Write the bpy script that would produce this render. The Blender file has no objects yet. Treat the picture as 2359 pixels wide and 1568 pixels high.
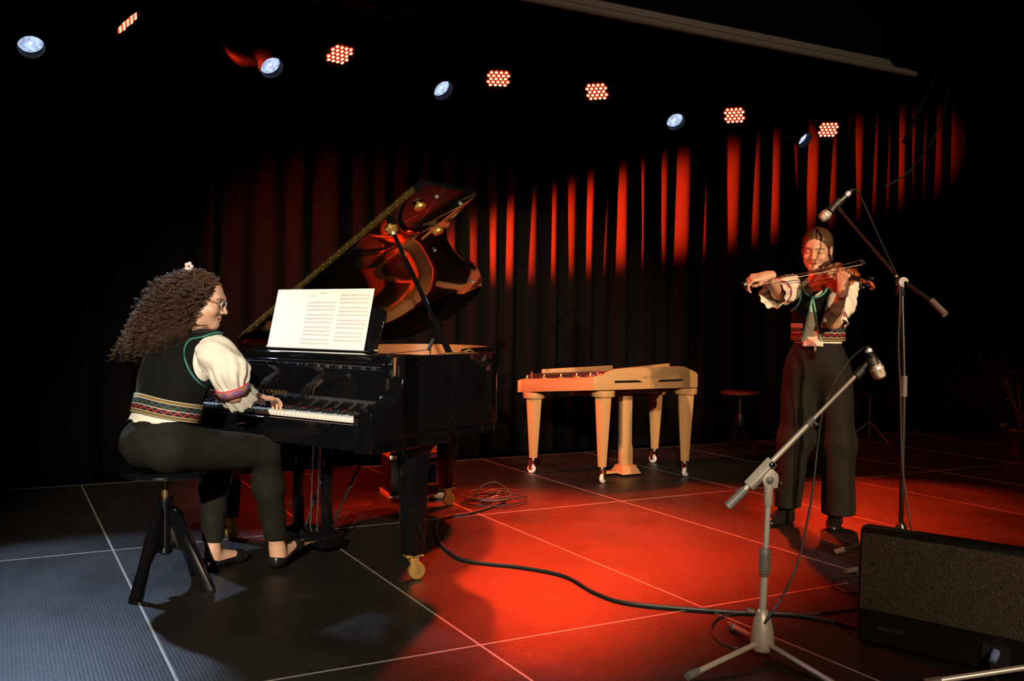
import bpy, bmesh, math, random
import numpy as np
from mathutils import Vector, Matrix
random.seed(7)
SC = bpy.context.scene
COL = SC.collection
PI = math.pi
# ------------------------------------------------------------------ camera
CAM_LOC = (-0.49689729, -4.97604297, 1.14727787)
CAM_YAW, CAM_PITCH, CAM_ROLL, CAM_F = math.radians(28.40367), math.radians(-1.26420), math.radians(0.73243), 2193.763
def cam_axes():
    y, p, r = CAM_YAW, CAM_PITCH, CAM_ROLL
    f = np.array([math.sin(y)*math.cos(p), math.cos(y)*math.cos(p), math.sin(p)])
    rt = np.array([math.cos(y), -math.sin(y), 0.0]); up = np.cross(rt, f)
    return math.cos(r)*rt+math.sin(r)*up, -math.sin(r)*rt+math.cos(r)*up, f
RT, UP, FW = cam_axes()
cd = bpy.data.cameras.new('camera'); cd.sensor_width = 36.0; cd.lens = CAM_F/2359.0*36.0; cd.clip_start = 0.05; cd.clip_end = 60
cam = bpy.data.objects.new('camera', cd); COL.objects.link(cam)
cam.matrix_world = Matrix(((RT[0], UP[0], -FW[0], CAM_LOC[0]), (RT[1], UP[1], -FW[1], CAM_LOC[1]), (RT[2], UP[2], -FW[2], CAM_LOC[2]), (0, 0, 0, 1)))
SC.camera = cam
# ------------------------------------------------------------------ world, exposure
w = bpy.data.worlds.new('hall_darkness'); SC.world = w; w.use_nodes = True
w.node_tree.nodes['Background'].inputs[0].default_value = (0.9, 0.75, 0.65, 1)
w.node_tree.nodes['Background'].inputs[1].default_value = 0.0006
SC.view_settings.view_transform = 'Standard'; SC.view_settings.look = 'None'
SC.cycles.max_bounces = 6; SC.cycles.diffuse_bounces = 2; SC.cycles.glossy_bounces = 4; SC.cycles.caustics_reflective = False; SC.cycles.caustics_refractive = False
SC.view_settings.exposure = 0.0; SC.view_settings.gamma = 1.0; SC.view_settings.use_curve_mapping = False
# ------------------------------------------------------------------ lights
def spot(name, loc, aim, color, power, angle, blend, radius=0.06):
    ld = bpy.data.lights.new(name, 'SPOT'); ld.color = color; ld.energy = power
    ld.spot_size = math.radians(angle); ld.spot_blend = blend; ld.shadow_soft_size = radius
    o = bpy.data.objects.new(name, ld); COL.objects.link(o); o.location = loc
    o.rotation_euler = (Vector(aim)-Vector(loc)).to_track_quat('-Z', 'Y').to_euler()
    return o
TY = 1.3                                        # the truss pipe over the back of the stage
RED = (1.0, 0.035, 0.006); COLD = (0.52, 0.69, 1.0); WARM = (1.0, 0.80, 0.56)
LED_Y = [TY, TY, TY, TY, TY, TY, 1.0]         # the last stands on the floor at the far left and grazes the curtain
# LED cans on the truss: (x, z, aim, power, cone)
LED_CANS = [
 (0.197, 2.932, (3.00, 0.90, 0.20), 1000, 92),
 (1.541, 2.929, (2.05, -0.55, 0.0), 650, 56),
 (2.754, 2.925, (2.05, -0.35, 0.0), 1150, 49),
 (3.622, 2.937, (1.95, -0.45, 0.0), 1150, 42),
 (5.021, 2.910, (3.30, -0.30, 0.3), 500, 36),
 (6.127, 2.905, (4.65, -1.0, 0.0), 900, 34),
 (-3.0, 0.24, (5.35, 2.20, 2.28), 560000, 7.2)]
# halogen spots on the truss: (x, z, aim, power, cone)
HALO_CANS = [
 (-0.328, 2.731, (-0.05, -1.35, 0.0), 300, 56),
 (1.066, 2.797, (1.75, -1.9, 0.0), 6, 30),
 (2.287, 2.802, (3.0, -2.0, 0.0), 6, 30),
 (4.380, 2.806, (3.3, -2.0, 0.0), 40, 14),
 (5.793, 2.797, (6.6, -2.4, 0.0), 12, 30)]
# lamps of the hall, behind and above the audience
spot('front_spot_light', (-3.6, -9.4, 4.2), (0.9, -0.9, 0.8), (1.0, 0.86, 0.66), 6200, 24, 0.6, 0.07)
spot('front_spot_light', (-1.2, -10.5, 4.4), (3.0, -1.4, 0.9), (1.0, 0.68, 0.40), 1600, 30, 0.6, 0.07)
spot('front_spot_light', (2.2, -10.8, 3.5), (3.25, -0.9, 1.1), (1.0, 0.68, 0.40), 4800, 17, 0.45, 0.06)
# ------------------------------------------------------------------ helpers: materials
def mat(name, color, rough=0.5, metal=0.0, spec=0.5, coat=0.0, sheen=0.0, emis=None, estr=0.0, bump=0.0, bscale=60.0, var=0.0, vscale=8.0, alpha=None, trans=0.0, stretch=None, rvar=0.0):
    m = bpy.data.materials.new(name); m.use_nodes = True
    nt = m.node_tree; b = nt.nodes['Principled BSDF']
    b.inputs['Base Color'].default_value = (*color, 1); b.inputs['Roughness'].default_value = rough
    b.inputs['Metallic'].default_value = metal; b.inputs['Specular IOR Level'].default_value = spec
    b.inputs['Coat Weight'].default_value = coat; b.inputs['Coat Roughness'].default_value = 0.03
    b.inputs['Sheen Weight'].default_value = sheen
    b.inputs['Transmission Weight'].default_value = trans
    if emis: b.inputs['Emission Color'].default_value = (*emis, 1); b.inputs['Emission Strength'].default_value = estr
    if bump or var or rvar:
        tc = nt.nodes.new('ShaderNodeTexCoord'); mp = nt.nodes.new('ShaderNodeMapping')
        nt.links.new(tc.outputs['Object'], mp.inputs[0])
        if stretch: mp.inputs['Scale'].default_value = stretch
        if bump:
            n = nt.nodes.new('ShaderNodeTexNoise'); n.inputs['Scale'].default_value = bscale; n.inputs['Detail'].default_value = 4
            nt.links.new(mp.outputs[0], n.inputs['Vector'])
            bp = nt.nodes.new('ShaderNodeBump'); bp.inputs['Strength'].default_value = bump; bp.inputs['Distance'].default_value = 0.01
            nt.links.new(n.outputs['Fac'], bp.inputs['Height']); nt.links.new(bp.outputs[0], b.inputs['Normal'])
        if var or rvar:
            n = nt.nodes.new('ShaderNodeTexNoise'); n.inputs['Scale'].default_value = vscale; n.inputs['Detail'].default_value = 5
            nt.links.new(mp.outputs[0], n.inputs['Vector'])
            if var:
                mx = nt.nodes.new('ShaderNodeMix'); mx.data_type = 'RGBA'
                mx.inputs['A'].default_value = (*[c*(1-var) for c in color], 1); mx.inputs['B'].default_value = (*[min(1, c*(1+var)) for c in color], 1)
                nt.links.new(n.outputs['Fac'], mx.inputs['Factor']); nt.links.new(mx.outputs['Result'], b.inputs['Base Color'])
            if rvar:
                mr = nt.nodes.new('ShaderNodeMapRange'); mr.inputs['To Min'].default_value = max(0.02, rough-rvar); mr.inputs['To Max'].default_value = rough+rvar
                nt.links.new(n.outputs['Fac'], mr.inputs['Value']); nt.links.new(mr.outputs[0], b.inputs['Roughness'])
    return m
def wood(name, c1, c2, scale=6.0, axis=(1, 8, 8), rough=0.35, coat=0.2, dist=3.0):
    m = mat(name, c1, rough, coat=coat); nt = m.node_tree; b = nt.nodes['Principled BSDF']
    tc = nt.nodes.new('ShaderNodeTexCoord'); mp = nt.nodes.new('ShaderNodeMapping'); mp.inputs['Scale'].default_value = axis
    wv = nt.nodes.new('ShaderNodeTexWave'); wv.wave_type = 'BANDS'; wv.bands_direction = 'Z'; wv.inputs['Scale'].default_value = scale; wv.inputs['Distortion'].default_value = dist
    wv.inputs['Detail'].default_value = 3; wv.inputs['Detail Scale'].default_value = 1.2
    rp = nt.nodes.new('ShaderNodeMix'); rp.data_type = 'RGBA'; rp.inputs['A'].default_value = (*c1, 1); rp.inputs['B'].default_value = (*c2, 1)
    nt.links.new(tc.outputs['Object'], mp.inputs[0]); nt.links.new(mp.outputs[0], wv.inputs['Vector'])
    nt.links.new(wv.outputs['Fac'], rp.inputs['Factor']); nt.links.new(rp.outputs['Result'], b.inputs['Base Color'])
    return m
M = {}
M['lacquer'] = mat('black_lacquer', (0.004, 0.004, 0.005), 0.06, spec=0.5, coat=0.6)
M['satin_black'] = mat('satin_black', (0.010, 0.010, 0.011), 0.35, spec=0.5)
M['black_metal'] = mat('black_metal', (0.009, 0.009, 0.010), 0.34, spec=0.6)
M['black_plastic'] = mat('black_plastic', (0.018, 0.018, 0.02), 0.5)
M['rubber'] = mat('black_rubber', (0.016, 0.015, 0.015), 0.55)
M['brass'] = mat('brass', (0.66, 0.38, 0.11), 0.30, 0.72)
M['gold_plate'] = mat('gold_iron_plate', (0.62, 0.36, 0.10), 0.34, 0.85, bump=0.05, bscale=200)
M['steel'] = mat('steel', (0.62, 0.62, 0.64), 0.22, 1.0)
M['alu'] = mat('aluminium', (0.74, 0.73, 0.72), 0.34, 0.5)
M['chrome'] = mat('chrome', (0.8, 0.8, 0.8), 0.1, 1.0)
M['ivory'] = mat('white_key', (0.80, 0.78, 0.72), 0.22, coat=0.3)
M['ebony'] = mat('black_key', (0.012, 0.012, 0.012), 0.28)
M['paper'] = mat('paper', (0.84, 0.82, 0.76), 0.8, spec=0.2)
M['ink'] = mat('printed_ink', (0.36, 0.35, 0.33), 0.8, spec=0.2)
M['felt_red'] = mat('red_felt', (0.35, 0.02, 0.02), 0.9, spec=0.1)
M['rim_wood'] = wood('mahogany_veneer', (0.42, 0.17, 0.065), (0.30, 0.10, 0.035), 5, (1, 1, 6), 0.4, 0.2, 2.5)
M['soundboard'] = wood('spruce', (0.55, 0.32, 0.13), (0.44, 0.24, 0.09), 14, (1, 4, 1), 0.45, 0.2, 1.0)
M['maple'] = wood('maple_wood', (0.43, 0.23, 0.095), (0.38, 0.195, 0.077), 5.0, (1.2, 1.2, 9), 0.38, 0.15, 4.5)
M['velvet_black'] = mat('black_curtain_velvet', (0.0040, 0.0034, 0.0034), 0.95, spec=0.02, sheen=0.0, bump=0.08, bscale=90)
M['void_black'] = mat('matt_black_paint', (0.006, 0.006, 0.007), 0.95, spec=0.05)
# ------------------------------------------------------------------ helpers: meshes
def cr(pts, n=8, closed=False):
    """Catmull-Rom through points of any dimension."""
    P = [np.array(p, float) for p in pts]; out = []; N = len(P)
    for i in range(N if closed else N-1):
        if closed: p0, p1, p2, p3 = P[i-1], P[i], P[(i+1) % N], P[(i+2) % N]
        else: p0, p1, p2, p3 = P[max(i-1, 0)], P[i], P[i+1], P[min(i+2, N-1)]
        for k in range(n):
            t = k/n
            out.append(0.5*(2*p1+(p2-p0)*t+(2*p0-5*p1+4*p2-p3)*t*t+(3*p1-p0-3*p2+p3)*t**3))
    if not closed: out.append(P[-1])
    return out
class MB:
    def __init__(s): s.v = []; s.f = []; s.uv = None
    def add(s, v, f):
        n = len(s.v); s.v += [tuple(float(c) for c in p) for p in v]; s.f += [tuple(i+n for i in q) for q in f]; return s
    def box(s, c, d, R=None):
        c = np.array(c, float); d = np.array(d, float)/2; v = []
        for sx, sy, sz in ((-1,-1,-1),(1,-1,-1),(1,1,-1),(-1,1,-1),(-1,-1,1),(1,-1,1),(1,1,1),(-1,1,1)):
            p = np.array((sx, sy, sz))*d
            if R is not None: p = R @ p
            v.append(c+p)
        return s.add(v, [(3,2,1,0),(4,5,6,7),(0,1,5,4),(1,2,6,5),(2,3,7,6),(3,0,4,7)])
    def hexa(s, v8):
        return s.add(v8, [(3,2,1,0),(4,5,6,7),(0,1,5,4),(1,2,6,5),(2,3,7,6),(3,0,4,7)])
    def tube(s, path, r, seg=8, caps=True, flat=None, closed=False):
        P = [np.array(p, float) for p in path]; n = len(P)
        rr = r if hasattr(r, '__len__') else [r]*n
        T = []
        for i in range(n):
            a = P[i-1] if (i > 0 or closed) else P[i]; b = P[(i+1) % n] if (i < n-1 or closed) else P[i]
            d = b-a; T.append(d/(np.linalg.norm(d)+1e-12))
        u = np.cross(T[0], (0, 0, 1.0))
        if np.linalg.norm(u) < 1e-3: u = np.cross(T[0], (0, 1.0, 0))
        u /= np.linalg.norm(u); v = []
        for i in range(n):
            u = u-T[i]*(u@T[i]); u /= np.linalg.norm(u)+1e-12; w_ = np.cross(T[i], u)
            for k in range(seg):
                a = 2*PI*k/seg; v.append(P[i]+rr[i]*(u*math.cos(a)+w_*math.sin(a)*(flat or 1)))
        f = []
        for i in range(n if closed else n-1):
            j = (i+1) % n
            for k in range(seg):
                f.append((i*seg+k, i*seg+(k+1) % seg, j*seg+(k+1) % seg, j*seg+k))
        if caps and not closed:
            f.append(tuple(range(seg))[::-1]); f.append(tuple((n-1)*seg+k for k in range(seg)))
        return s.add(v, f)
    def lathe(s, prof, org=(0,0,0), ax=(0,0,1), seg=20, caps=True):
        """prof: list of (radius, distance along axis)."""
        ax = np.array(ax, float); ax /= np.linalg.norm(ax)
        u = np.cross(ax, (0, 0, 1.0)) if abs(ax[2]) < 0.9 else np.cross(ax, (0, 1.0, 0)); u /= np.linalg.norm(u); w_ = np.cross(ax, u)
        v = []; f = []
        for (r, d) in prof:
            for k in range(seg):
                a = 2*PI*k/seg; v.append(np.array(org)+ax*d+r*(u*math.cos(a)+w_*math.sin(a)))
        for i in range(len(prof)-1):
            for k in range(seg):
                f.append((i*seg+k, i*seg+(k+1) % seg, (i+1)*seg+(k+1) % seg, (i+1)*seg+k))
        if caps:
            f.append(tuple(range(seg))[::-1]); f.append(tuple((len(prof)-1)*seg+k for k in range(seg)))
        return s.add(v, f)
    def prism(s, outline, fn, d0, d1):
        """outline: 2-D points; fn(a, b, d) -> 3-D."""
        n = len(outline); v = [fn(a, b, d0) for a, b in outline]+[fn(a, b, d1) for a, b in outline]
        f = [tuple(range(n))[::-1], tuple(range(n, 2*n))]+[(i, (i+1) % n, n+(i+1) % n, n+i) for i in range(n)]
        return s.add(v, f)
    def build(s, name, m, parent=None, bevel=0.0, bseg=2, smooth=40, off=None):
        me = bpy.data.meshes.new(name); v = s.v
        if off is None and parent is not None: off = OFFS.get(parent.name)
        if off is not None: v = [(a-off[0], b-off[1], c-off[2]) for a, b, c in v]
        me.from_pydata(v, [], s.f)
        bm = bmesh.new(); bm.from_mesh(me); bmesh.ops.recalc_face_normals(bm, faces=bm.faces)
        if bevel:
            es = [e for e in bm.edges if len(e.link_faces) == 2 and e.calc_face_angle(0) > math.radians(35)]
            bmesh.ops.bevel(bm, geom=es, offset=bevel, segments=bseg, profile=0.5, affect='EDGES', clamp_overlap=True)
        bm.to_mesh(me); bm.free()
        if smooth:
            me.shade_smooth(); me.set_sharp_from_angle(angle=math.radians(smooth))
        return link(name, me, m, parent)
OFFS = {}
def link(name, me, m, parent=None):
    o = bpy.data.objects.new(name, me); COL.objects.link(o)
    if m is not None and not me.materials: me.materials.append(M[m] if isinstance(m, str) else m)
    if parent is not None: o.parent = parent
    return o
def thing(name, label, cat, loc=(0,0,0), rotz=0.0, group=None, world=True):
    o = bpy.data.objects.new(name, None); COL.objects.link(o); o.empty_display_size = 0.1
    o.location = loc; o.rotation_euler = (0, 0, rotz); tag(o, label, cat, group)
    if world: OFFS[o.name] = tuple(loc)
    return o
def tag(o, label=None, cat=None, group=None, kind=None):
    if label: o['label'] = label
    if cat: o['category'] = cat
    if group: o['group'] = group
    if kind: o['kind'] = kind
    return o
def dup(o, parent, loc=None, rot=None):
    c = o.copy(); COL.objects.link(c); c.parent = parent
    if loc is not None: c.location = loc
    if rot is not None: c.rotation_euler = rot
    return c
def text(name, body, size, m, parent, mat4, extrude=0.0005, spacing=1.0):
    cu = bpy.data.curves.new(name, 'FONT'); cu.body = body; cu.size = size; cu.extrude = extrude; cu.align_x = 'CENTER'; cu.align_y = 'CENTER'; cu.space_character = spacing
    o = bpy.data.objects.new(name, cu); COL.objects.link(o)
    dg = bpy.context.evaluated_depsgraph_get(); me = bpy.data.meshes.new_from_object(o.evaluated_get(dg))
    bpy.data.objects.remove(o); me.transform(mat4); me.materials.clear()
    return link(name, me, m, parent)
def ray_to(px, py): return FW+RT*(px-1179.5)/CAM_F-UP*(py-784)/CAM_F
def floor_pt(px, py, z=0.0):            # where a floor mark of the photograph lies on the stage
    d = ray_to(px, py); t = (z-CAM_LOC[2])/d[2]; return np.array(CAM_LOC)+d*t
def at_y(px, py, y): d = ray_to(px, py); return np.array(CAM_LOC)+d*((y-CAM_LOC[1])/d[1])
def depth_pt(px, py, dep): return np.array(CAM_LOC)+ray_to(px, py)*dep
# ================================================================== the setting
def deck_material():
    m = mat('stage_deck', (0.022, 0.019, 0.017), 0.42, spec=0.55); nt = m.node_tree; b = nt.nodes['Principled BSDF']
    tc = nt.nodes.new('ShaderNodeTexCoord'); geo = nt.nodes.new('ShaderNodeNewGeometry')
    mp = nt.nodes.new('ShaderNodeMapping'); mp.inputs['Scale'].default_value = (1, 1, 0); nt.links.new(geo.outputs['Position'], mp.inputs[0])
    vo = nt.nodes.new('ShaderNodeTexVoronoi'); vo.feature = 'DISTANCE_TO_EDGE'; vo.inputs['Scale'].default_value = 78; vo.inputs['Randomness'].default_value = 0.0
    nt.links.new(mp.outputs[0], vo.inputs['Vector'])
    bp = nt.nodes.new('ShaderNodeBump'); bp.inputs['Strength'].default_value = 0.35; bp.inputs['Distance'].default_value = 0.004
    nt.links.new(vo.outputs['Distance'], bp.inputs['Height']); nt.links.new(bp.outputs[0], b.inputs['Normal'])
    n1 = nt.nodes.new('ShaderNodeTexNoise'); n1.inputs['Scale'].default_value = 2.2; n1.inputs['Detail'].default_value = 7; n1.inputs['Roughness'].default_value = 0.65
    nt.links.new(mp.outputs[0], n1.inputs['Vector'])
    mr = nt.nodes.new('ShaderNodeMapRange'); mr.inputs['From Min'].default_value = 0.3; mr.inputs['From Max'].default_value = 0.7; mr.inputs['To Min'].default_value = 0.36; mr.inputs['To Max'].default_value = 0.54
    nt.links.new(n1.outputs['Fac'], mr.inputs['Value']); nt.links.new(mr.outputs[0], b.inputs['Roughness'])
    n2 = nt.nodes.new('ShaderNodeTexNoise'); n2.inputs['Scale'].default_value = 5.5; n2.inputs['Detail'].default_value = 9; n2.inputs['Roughness'].default_value = 0.72
    nt.links.new(mp.outputs[0], n2.inputs['Vector'])
    r2 = nt.nodes.new('ShaderNodeMapRange'); r2.inputs['From Min'].default_value = 0.55; r2.inputs['From Max'].default_value = 0.8
    nt.links.new(n2.outputs['Fac'], r2.inputs['Value'])
    mx = nt.nodes.new('ShaderNodeMix'); mx.data_type = 'RGBA'; mx.inputs['A'].default_value = (0.0095, 0.0075, 0.006, 1); mx.inputs['B'].default_value = (0.030, 0.024, 0.020, 1)
    nt.links.new(r2.outputs[0], mx.inputs['Factor']); nt.links.new(mx.outputs['Result'], b.inputs['Base Color'])
    return m
M['deck'] = deck_material()
M['deck_edge'] = mat('worn_aluminium_edge', (0.50, 0.47, 0.43), 0.45, 0.7, bump=0.2, bscale=40)
fl = MB().box((2.5, -1.0, -0.32), (13.0, 6.2, 0.52)).build('floor', 'void_black'); tag(fl, kind='structure')
pm = MB().box((0, 0, -0.02), (0.991, 1.991, 0.04)); edge = MB()
for sx in (-1, 1): edge.box((sx*0.4976, 0, -0.0205), (0.0042, 1.9995, 0.042))
for sy in (-1, 1): edge.box((0, sy*0.9976, -0.0205), (0.9910, 0.0042, 0.042))
pan0 = pm.build('stage_panel', 'deck', fl); ed0 = edge.build('panel_edge', 'deck_edge', pan0); first = True
for iy in (-3, -1, 1):
    for ix in range(-4, 9):
        if first: p_ = pan0; first = False
        else: p_ = dup(pan0, fl); dup(ed0, p_)
        p_.location = (ix+0.5, iy, 0)
hf = MB().box((1.5, -8.6, -0.65), (18, 9.1, 0.1)).build('floor_hall', 'void_black'); tag(hf, kind='structure')
for nm, c, d in (('wall_back', (2.5, 3.05, 2.0), (14, 0.1, 5.2)), ('wall_left', (-4.6, -1.0, 2.0), (0.1, 8.2, 5.2)), ('wall_right', (9.35, -1.0, 2.0), (0.1, 8.2, 5.2)), ('ceiling', (2.5, -1.0, 4.65), (14, 8.2, 0.1))):
    tag(MB().box(c, d).build(nm, 'void_black'), kind='structure')
def curtain(x0, x1, yb, seed, label, top=4.3, axis='x', amp=0.075):
    rnd = random.Random(seed); ph = []; x = x0; cents = []
    while x < x1: wdt = rnd.uniform(0.13, 0.30); cents.append((x+wdt/2, wdt, rnd.uniform(0.55, 1.25)*amp, rnd.uniform(-0.05, 0.05))); x += wdt
    n = int((x1-x0)/0.012); zs = [0.012, 0.5, 1.0, 1.5, 2.0, 2.5, 3.0, 3.5, top]; v = []; f = []
    xs = np.linspace(x0, x1, n)
    for j, z in enumerate(zs):
        for x in xs:
            y = 0
            for c, wd, a, lean in cents:
                d = (x-c-lean*(z-2)*0.25)/(wd*0.5)
                if abs(d) < 1.25: y -= a*(math.cos(min(1, abs(d))*PI)*0.5+0.5)**0.8*(0.8+0.2*math.sin(z*1.3+c*7))
            v.append((x, yb+y, z) if axis == 'x' else (yb+y, x, z))
    for j in range(len(zs)-1):
        for i in range(n-1): f.append((j*n+i, j*n+i+1, (j+1)*n+i+1, (j+1)*n+i))
    mb = MB().add(v, f); o = mb.build('stage_curtain', 'velvet_black', smooth=80)
    so = o.modifiers.new('cloth_thickness', 'SOLIDIFY'); so.thickness = 0.006; so.offset = 1
    tag(o, label, 'curtain', 'black stage curtains'); return o
curtain(-3.6, 0.49, 2.16, 1, 'dark stage curtain hanging at the far left behind the pianist')
curtain(0.5, 2.69, 2.16, 2, 'dark pleated stage curtain hanging behind the open grand piano lid')
curtain(2.7, 4.69, 2.16, 3, 'dark pleated stage curtain hanging behind the wooden cimbalom')
curtain(4.7, 6.69, 2.16, 4, 'pleated stage curtain with bright red lit folds left of the violinist')
curtain(6.7, 9.2, 2.16, 5, 'black stage curtain in shadow at the back right corner')
curtain(-3.4, 2.1, 8.9, 6, 'black side curtain masking the right of the stage', axis='y')
# ================================================================== grand piano (local x to the tail, y to the bass side)
PO = np.array((0.8305, -0.5545, 0.0)); PYAW = math.radians(26.09626)
piano = thing('grand_piano', 'black lacquered grand piano with its lid propped open, played by the seated pianist', 'piano', tuple(PO), PYAW, world=False)
def pl(x, y, z): return PO+np.array((math.cos(PYAW)*x-math.sin(PYAW)*y, math.sin(PYAW)*x+math.cos(PYAW)*y, z))
BENT = cr([(0.36,-0.745),(0.47,-0.728),(0.535,-0.66),(0.585,-0.53),(0.73,-0.36),(0.99,-0.215),(1.21,-0.145),(1.40,-0.035),(1.52,0.1),(1.59,0.28),(1.585,0.47),(1.50,0.64),(1.36,0.725),(1.18,0.745)], 6)
OUT = [np.array((-0.20,-0.745))]+BENT+[np.array((-0.20,0.745))]
def inset(poly, d):
    n = len(poly); out = []
    for i in range(n):
        a = poly[max(i-1, 0)]; b = poly[min(i+1, n-1)]; t = b-a; t = t/np.linalg.norm(t)
        out.append(poly[i]+np.array((-t[1], t[0]))*d)
    return out
INN = inset(OUT, 0.045)
def wall(o, i, z0, z1):
    mb = MB(); n = len(o); v = [(p[0],p[1],z0) for p in o]+[(p[0],p[1],z1) for p in o]+[(p[0],p[1],z0) for p in i]+[(p[0],p[1],z1) for p in i]; f = []
    for k in range(n-1):
        f += [(k,k+1,n+k+1,n+k), (2*n+k+1,2*n+k,3*n+k,3*n+k+1), (n+k,n+k+1,3*n+k+1,3*n+k), (k+1,k,2*n+k,2*n+k+1)]
    f += [(0,n,3*n,2*n), (n-1,3*n-1,4*n-1,2*n-1)]
    return mb.add(v, f)
wall(OUT, INN, 0.665, 0.99).build('outer_rim', 'lacquer', piano, bevel=0.004)
wall(inset(OUT, 0.047), inset(OUT, 0.053), 0.78, 0.984).build('inner_rim', 'rim_wood', piano)
wall(inset(OUT, 0.01), inset(OUT, 0.06), 0.625, 0.666).build('lower_rim', 'lacquer', piano)
SB = inset(OUT, 0.055)
MB().prism([(p[0],p[1]) for p in SB], lambda a, b, d: (a, b, d), 0.74, 0.752).build('soundboard', 'soundboard', piano)
# iron plate with openings: web, bars, hitch rail
pb = MB()
pb.prism([(p[0],p[1]) for p in [(-0.05,-0.69),(0.20,-0.69),(0.20,0.69),(-0.05,0.69)]], lambda a,b,d:(a,b,d), 0.885, 0.90)
hp = inset(OUT, 0.058); hi = inset(OUT, 0.16); k0 = 1
seg = list(range(3, len(hp)-1))
for k in seg[:-1]:
    a, b, c, d = hp[k], hp[k+1], hi[k+1], hi[k]
    pb.hexa([(a[0],a[1],0.868),(b[0],b[1],0.868),(c[0],c[1],0.868),(d[0],d[1],0.868),(a[0],a[1],0.882),(b[0],b[1],0.882),(c[0],c[1],0.882),(d[0],d[1],0.882)])
for (x0, y0, x1, y1) in ((0.15,-0.45,0.62,-0.38),(0.15,-0.20,1.0,-0.10),(0.15,0.05,1.40,0.10),(0.15,0.32,1.45,0.30),(0.15,0.62,1.25,0.62)):
    pb.tube([(x0,y0,0.90),(x1,y1,0.885)], 0.02, 6, flat=1.3)
pb.build('iron_plate', 'gold_plate', piano, bevel=0.003)
# strings, one joined mesh: too many and too fine to pick apart
sm = MB()
def hit(x0, y0, dx, dy):
    best = None
    for k in range(len(hi)-1):
        a, b = hi[k], hi[k+1]; e = b-a; den = dx*e[1]-dy*e[0]
        if abs(den) < 1e-9: continue
        t = ((a[0]-x0)*e[1]-(a[1]-y0)*e[0])/den; u = ((a[0]-x0)*dy-(a[1]-y0)*dx)/den
        if t > 0.05 and -0.01 <= u <= 1.01 and (best is None or t < best): best = t
    return best
for i in range(150):
    y = -0.63+i*0.0072; t = hit(0.12, y, 1.0, 0.10)
    if t: sm.tube([(0.10,y,0.905),(0.12+t,y+0.1*t,0.893)], 0.0013, 3, caps=False)
for i in range(26):
    y = 0.665-i*0.0135; t = hit(0.12, y, 1.0, -0.32)
    if t: sm.tube([(0.10,y,0.925),(0.12+t,y-0.32*t,0.905)], 0.0024, 4, caps=False)
tag(sm.build('piano_strings', mat('copper_wound_string', (0.72, 0.42, 0.22), 0.3, 1.0), piano, smooth=0), kind='stuff')
db = MB()
for i in range(66): db.box((0.30+0.0016*i, -0.62+i*0.0165, 0.925), (0.07, 0.0125, 0.028))
tag(db.build('dampers', 'satin_black', piano), kind='stuff')
tp = MB()
for i in range(88):
    for j in range(2): tp.lathe([(0.0035,0),(0.0035,0.03)], (0.02+0.035*j+0.006*(i % 2), -0.63+i*0.0145, 0.90), seg=5)
tag(tp.build('tuning_pins', 'steel', piano, smooth=0), kind='stuff')
# key bed, arms, front
MB().box((-0.13,0,0.628),(0.50,1.49,0.045)).build('key_bed', 'lacquer', piano, bevel=0.004)
for s in (-1, 1):
    prof = [(-0.39,0.60),(-0.39,0.755),(-0.385,0.768),(-0.37,0.775),(-0.30,0.785)]+[(-0.30+0.105*math.sin(a),0.785+0.17*(1-math.cos(a))) for a in np.linspace(0.2, PI/2, 9)]+[(-0.195,0.99),(-0.10,0.99),(-0.10,0.60)]
    y0, y1 = (0.645, 0.745) if s > 0 else (-0.745, -0.645)
    MB().prism(prof, lambda a, b, d: (a, d, b), y0, y1).build('arm', 'lacquer', piano, bevel=0.006, bseg=3)
MB().box((-0.372,0,0.668),(0.026,1.29,0.086)).build('key_slip', 'lacquer', piano, bevel=0.008, bseg=3)
for s in (-1, 1): MB().box((-0.275,s*0.628,0.715),(0.16,0.032,0.05)).build('key_block', 'lacquer', piano, bevel=0.005)
fb = [(-0.200,0.735),(-0.204,0.90),(-0.210,0.925),(-0.226,0.938),(-0.232,0.948),(-0.226,0.957),(-0.18,0.958),(-0.17,0.94),(-0.175,0.735)]
MB().prism(fb, lambda a, b, d: (a, d, b), -0.643, 0.643).build('fallboard', 'lacquer', piano, bevel=0.002)
MB().box((-0.204,0,0.742),(0.012,1.28,0.006)).build('felt_strip', 'felt_red', piano)
MB().box((-0.075,0,0.972),(0.215,1.29,0.03)).build('front_rail', 'lacquer', piano, bevel=0.006, bseg=3)
nm = text('maker_lettering', 'YAMAHA', 0.034, mat('gold_leaf', (0.85, 0.55, 0.16), 0.3, 0.9, emis=None), piano, Matrix.Translation((-0.2055, 0.045, 0.798)) @ Matrix.Rotation(-PI/2, 4, 'Z') @ Matrix.Rotation(PI/2, 4, 'X'), spacing=1.35)
# keys
KW = 0.0235
kw = MB().box((0.066,0,-0.011),(0.132,0.0225,0.022)).build('white_key', 'ivory', piano, bevel=0.0015)
bk = [(0,0),(0.082,0),(0.082,0.0115),(0.006,0.0125),(0.0,0.003)]
kb = MB().prism(bk, lambda a, b, d: (a, d, b), -0.0052, 0.0052).build('black_key', 'ebony', piano, bevel=0.0015)
firstw = firstb = True
for i in range(52):                       # from the bass end: A B C D ...
    y = 0.611-KW/2-i*KW
    if firstw: kw.location = (-0.335,y,0.735); firstw = False
    else: dup(kw, piano, (-0.335,y,0.735))
    if i < 51 and 'ABCDEFG'[i % 7] in 'ACDFG':
        if firstb: kb.location = (-0.283,y-KW/2,0.735); firstb = False
        else: dup(kb, piano, (-0.283,y-KW/2,0.735))
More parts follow.
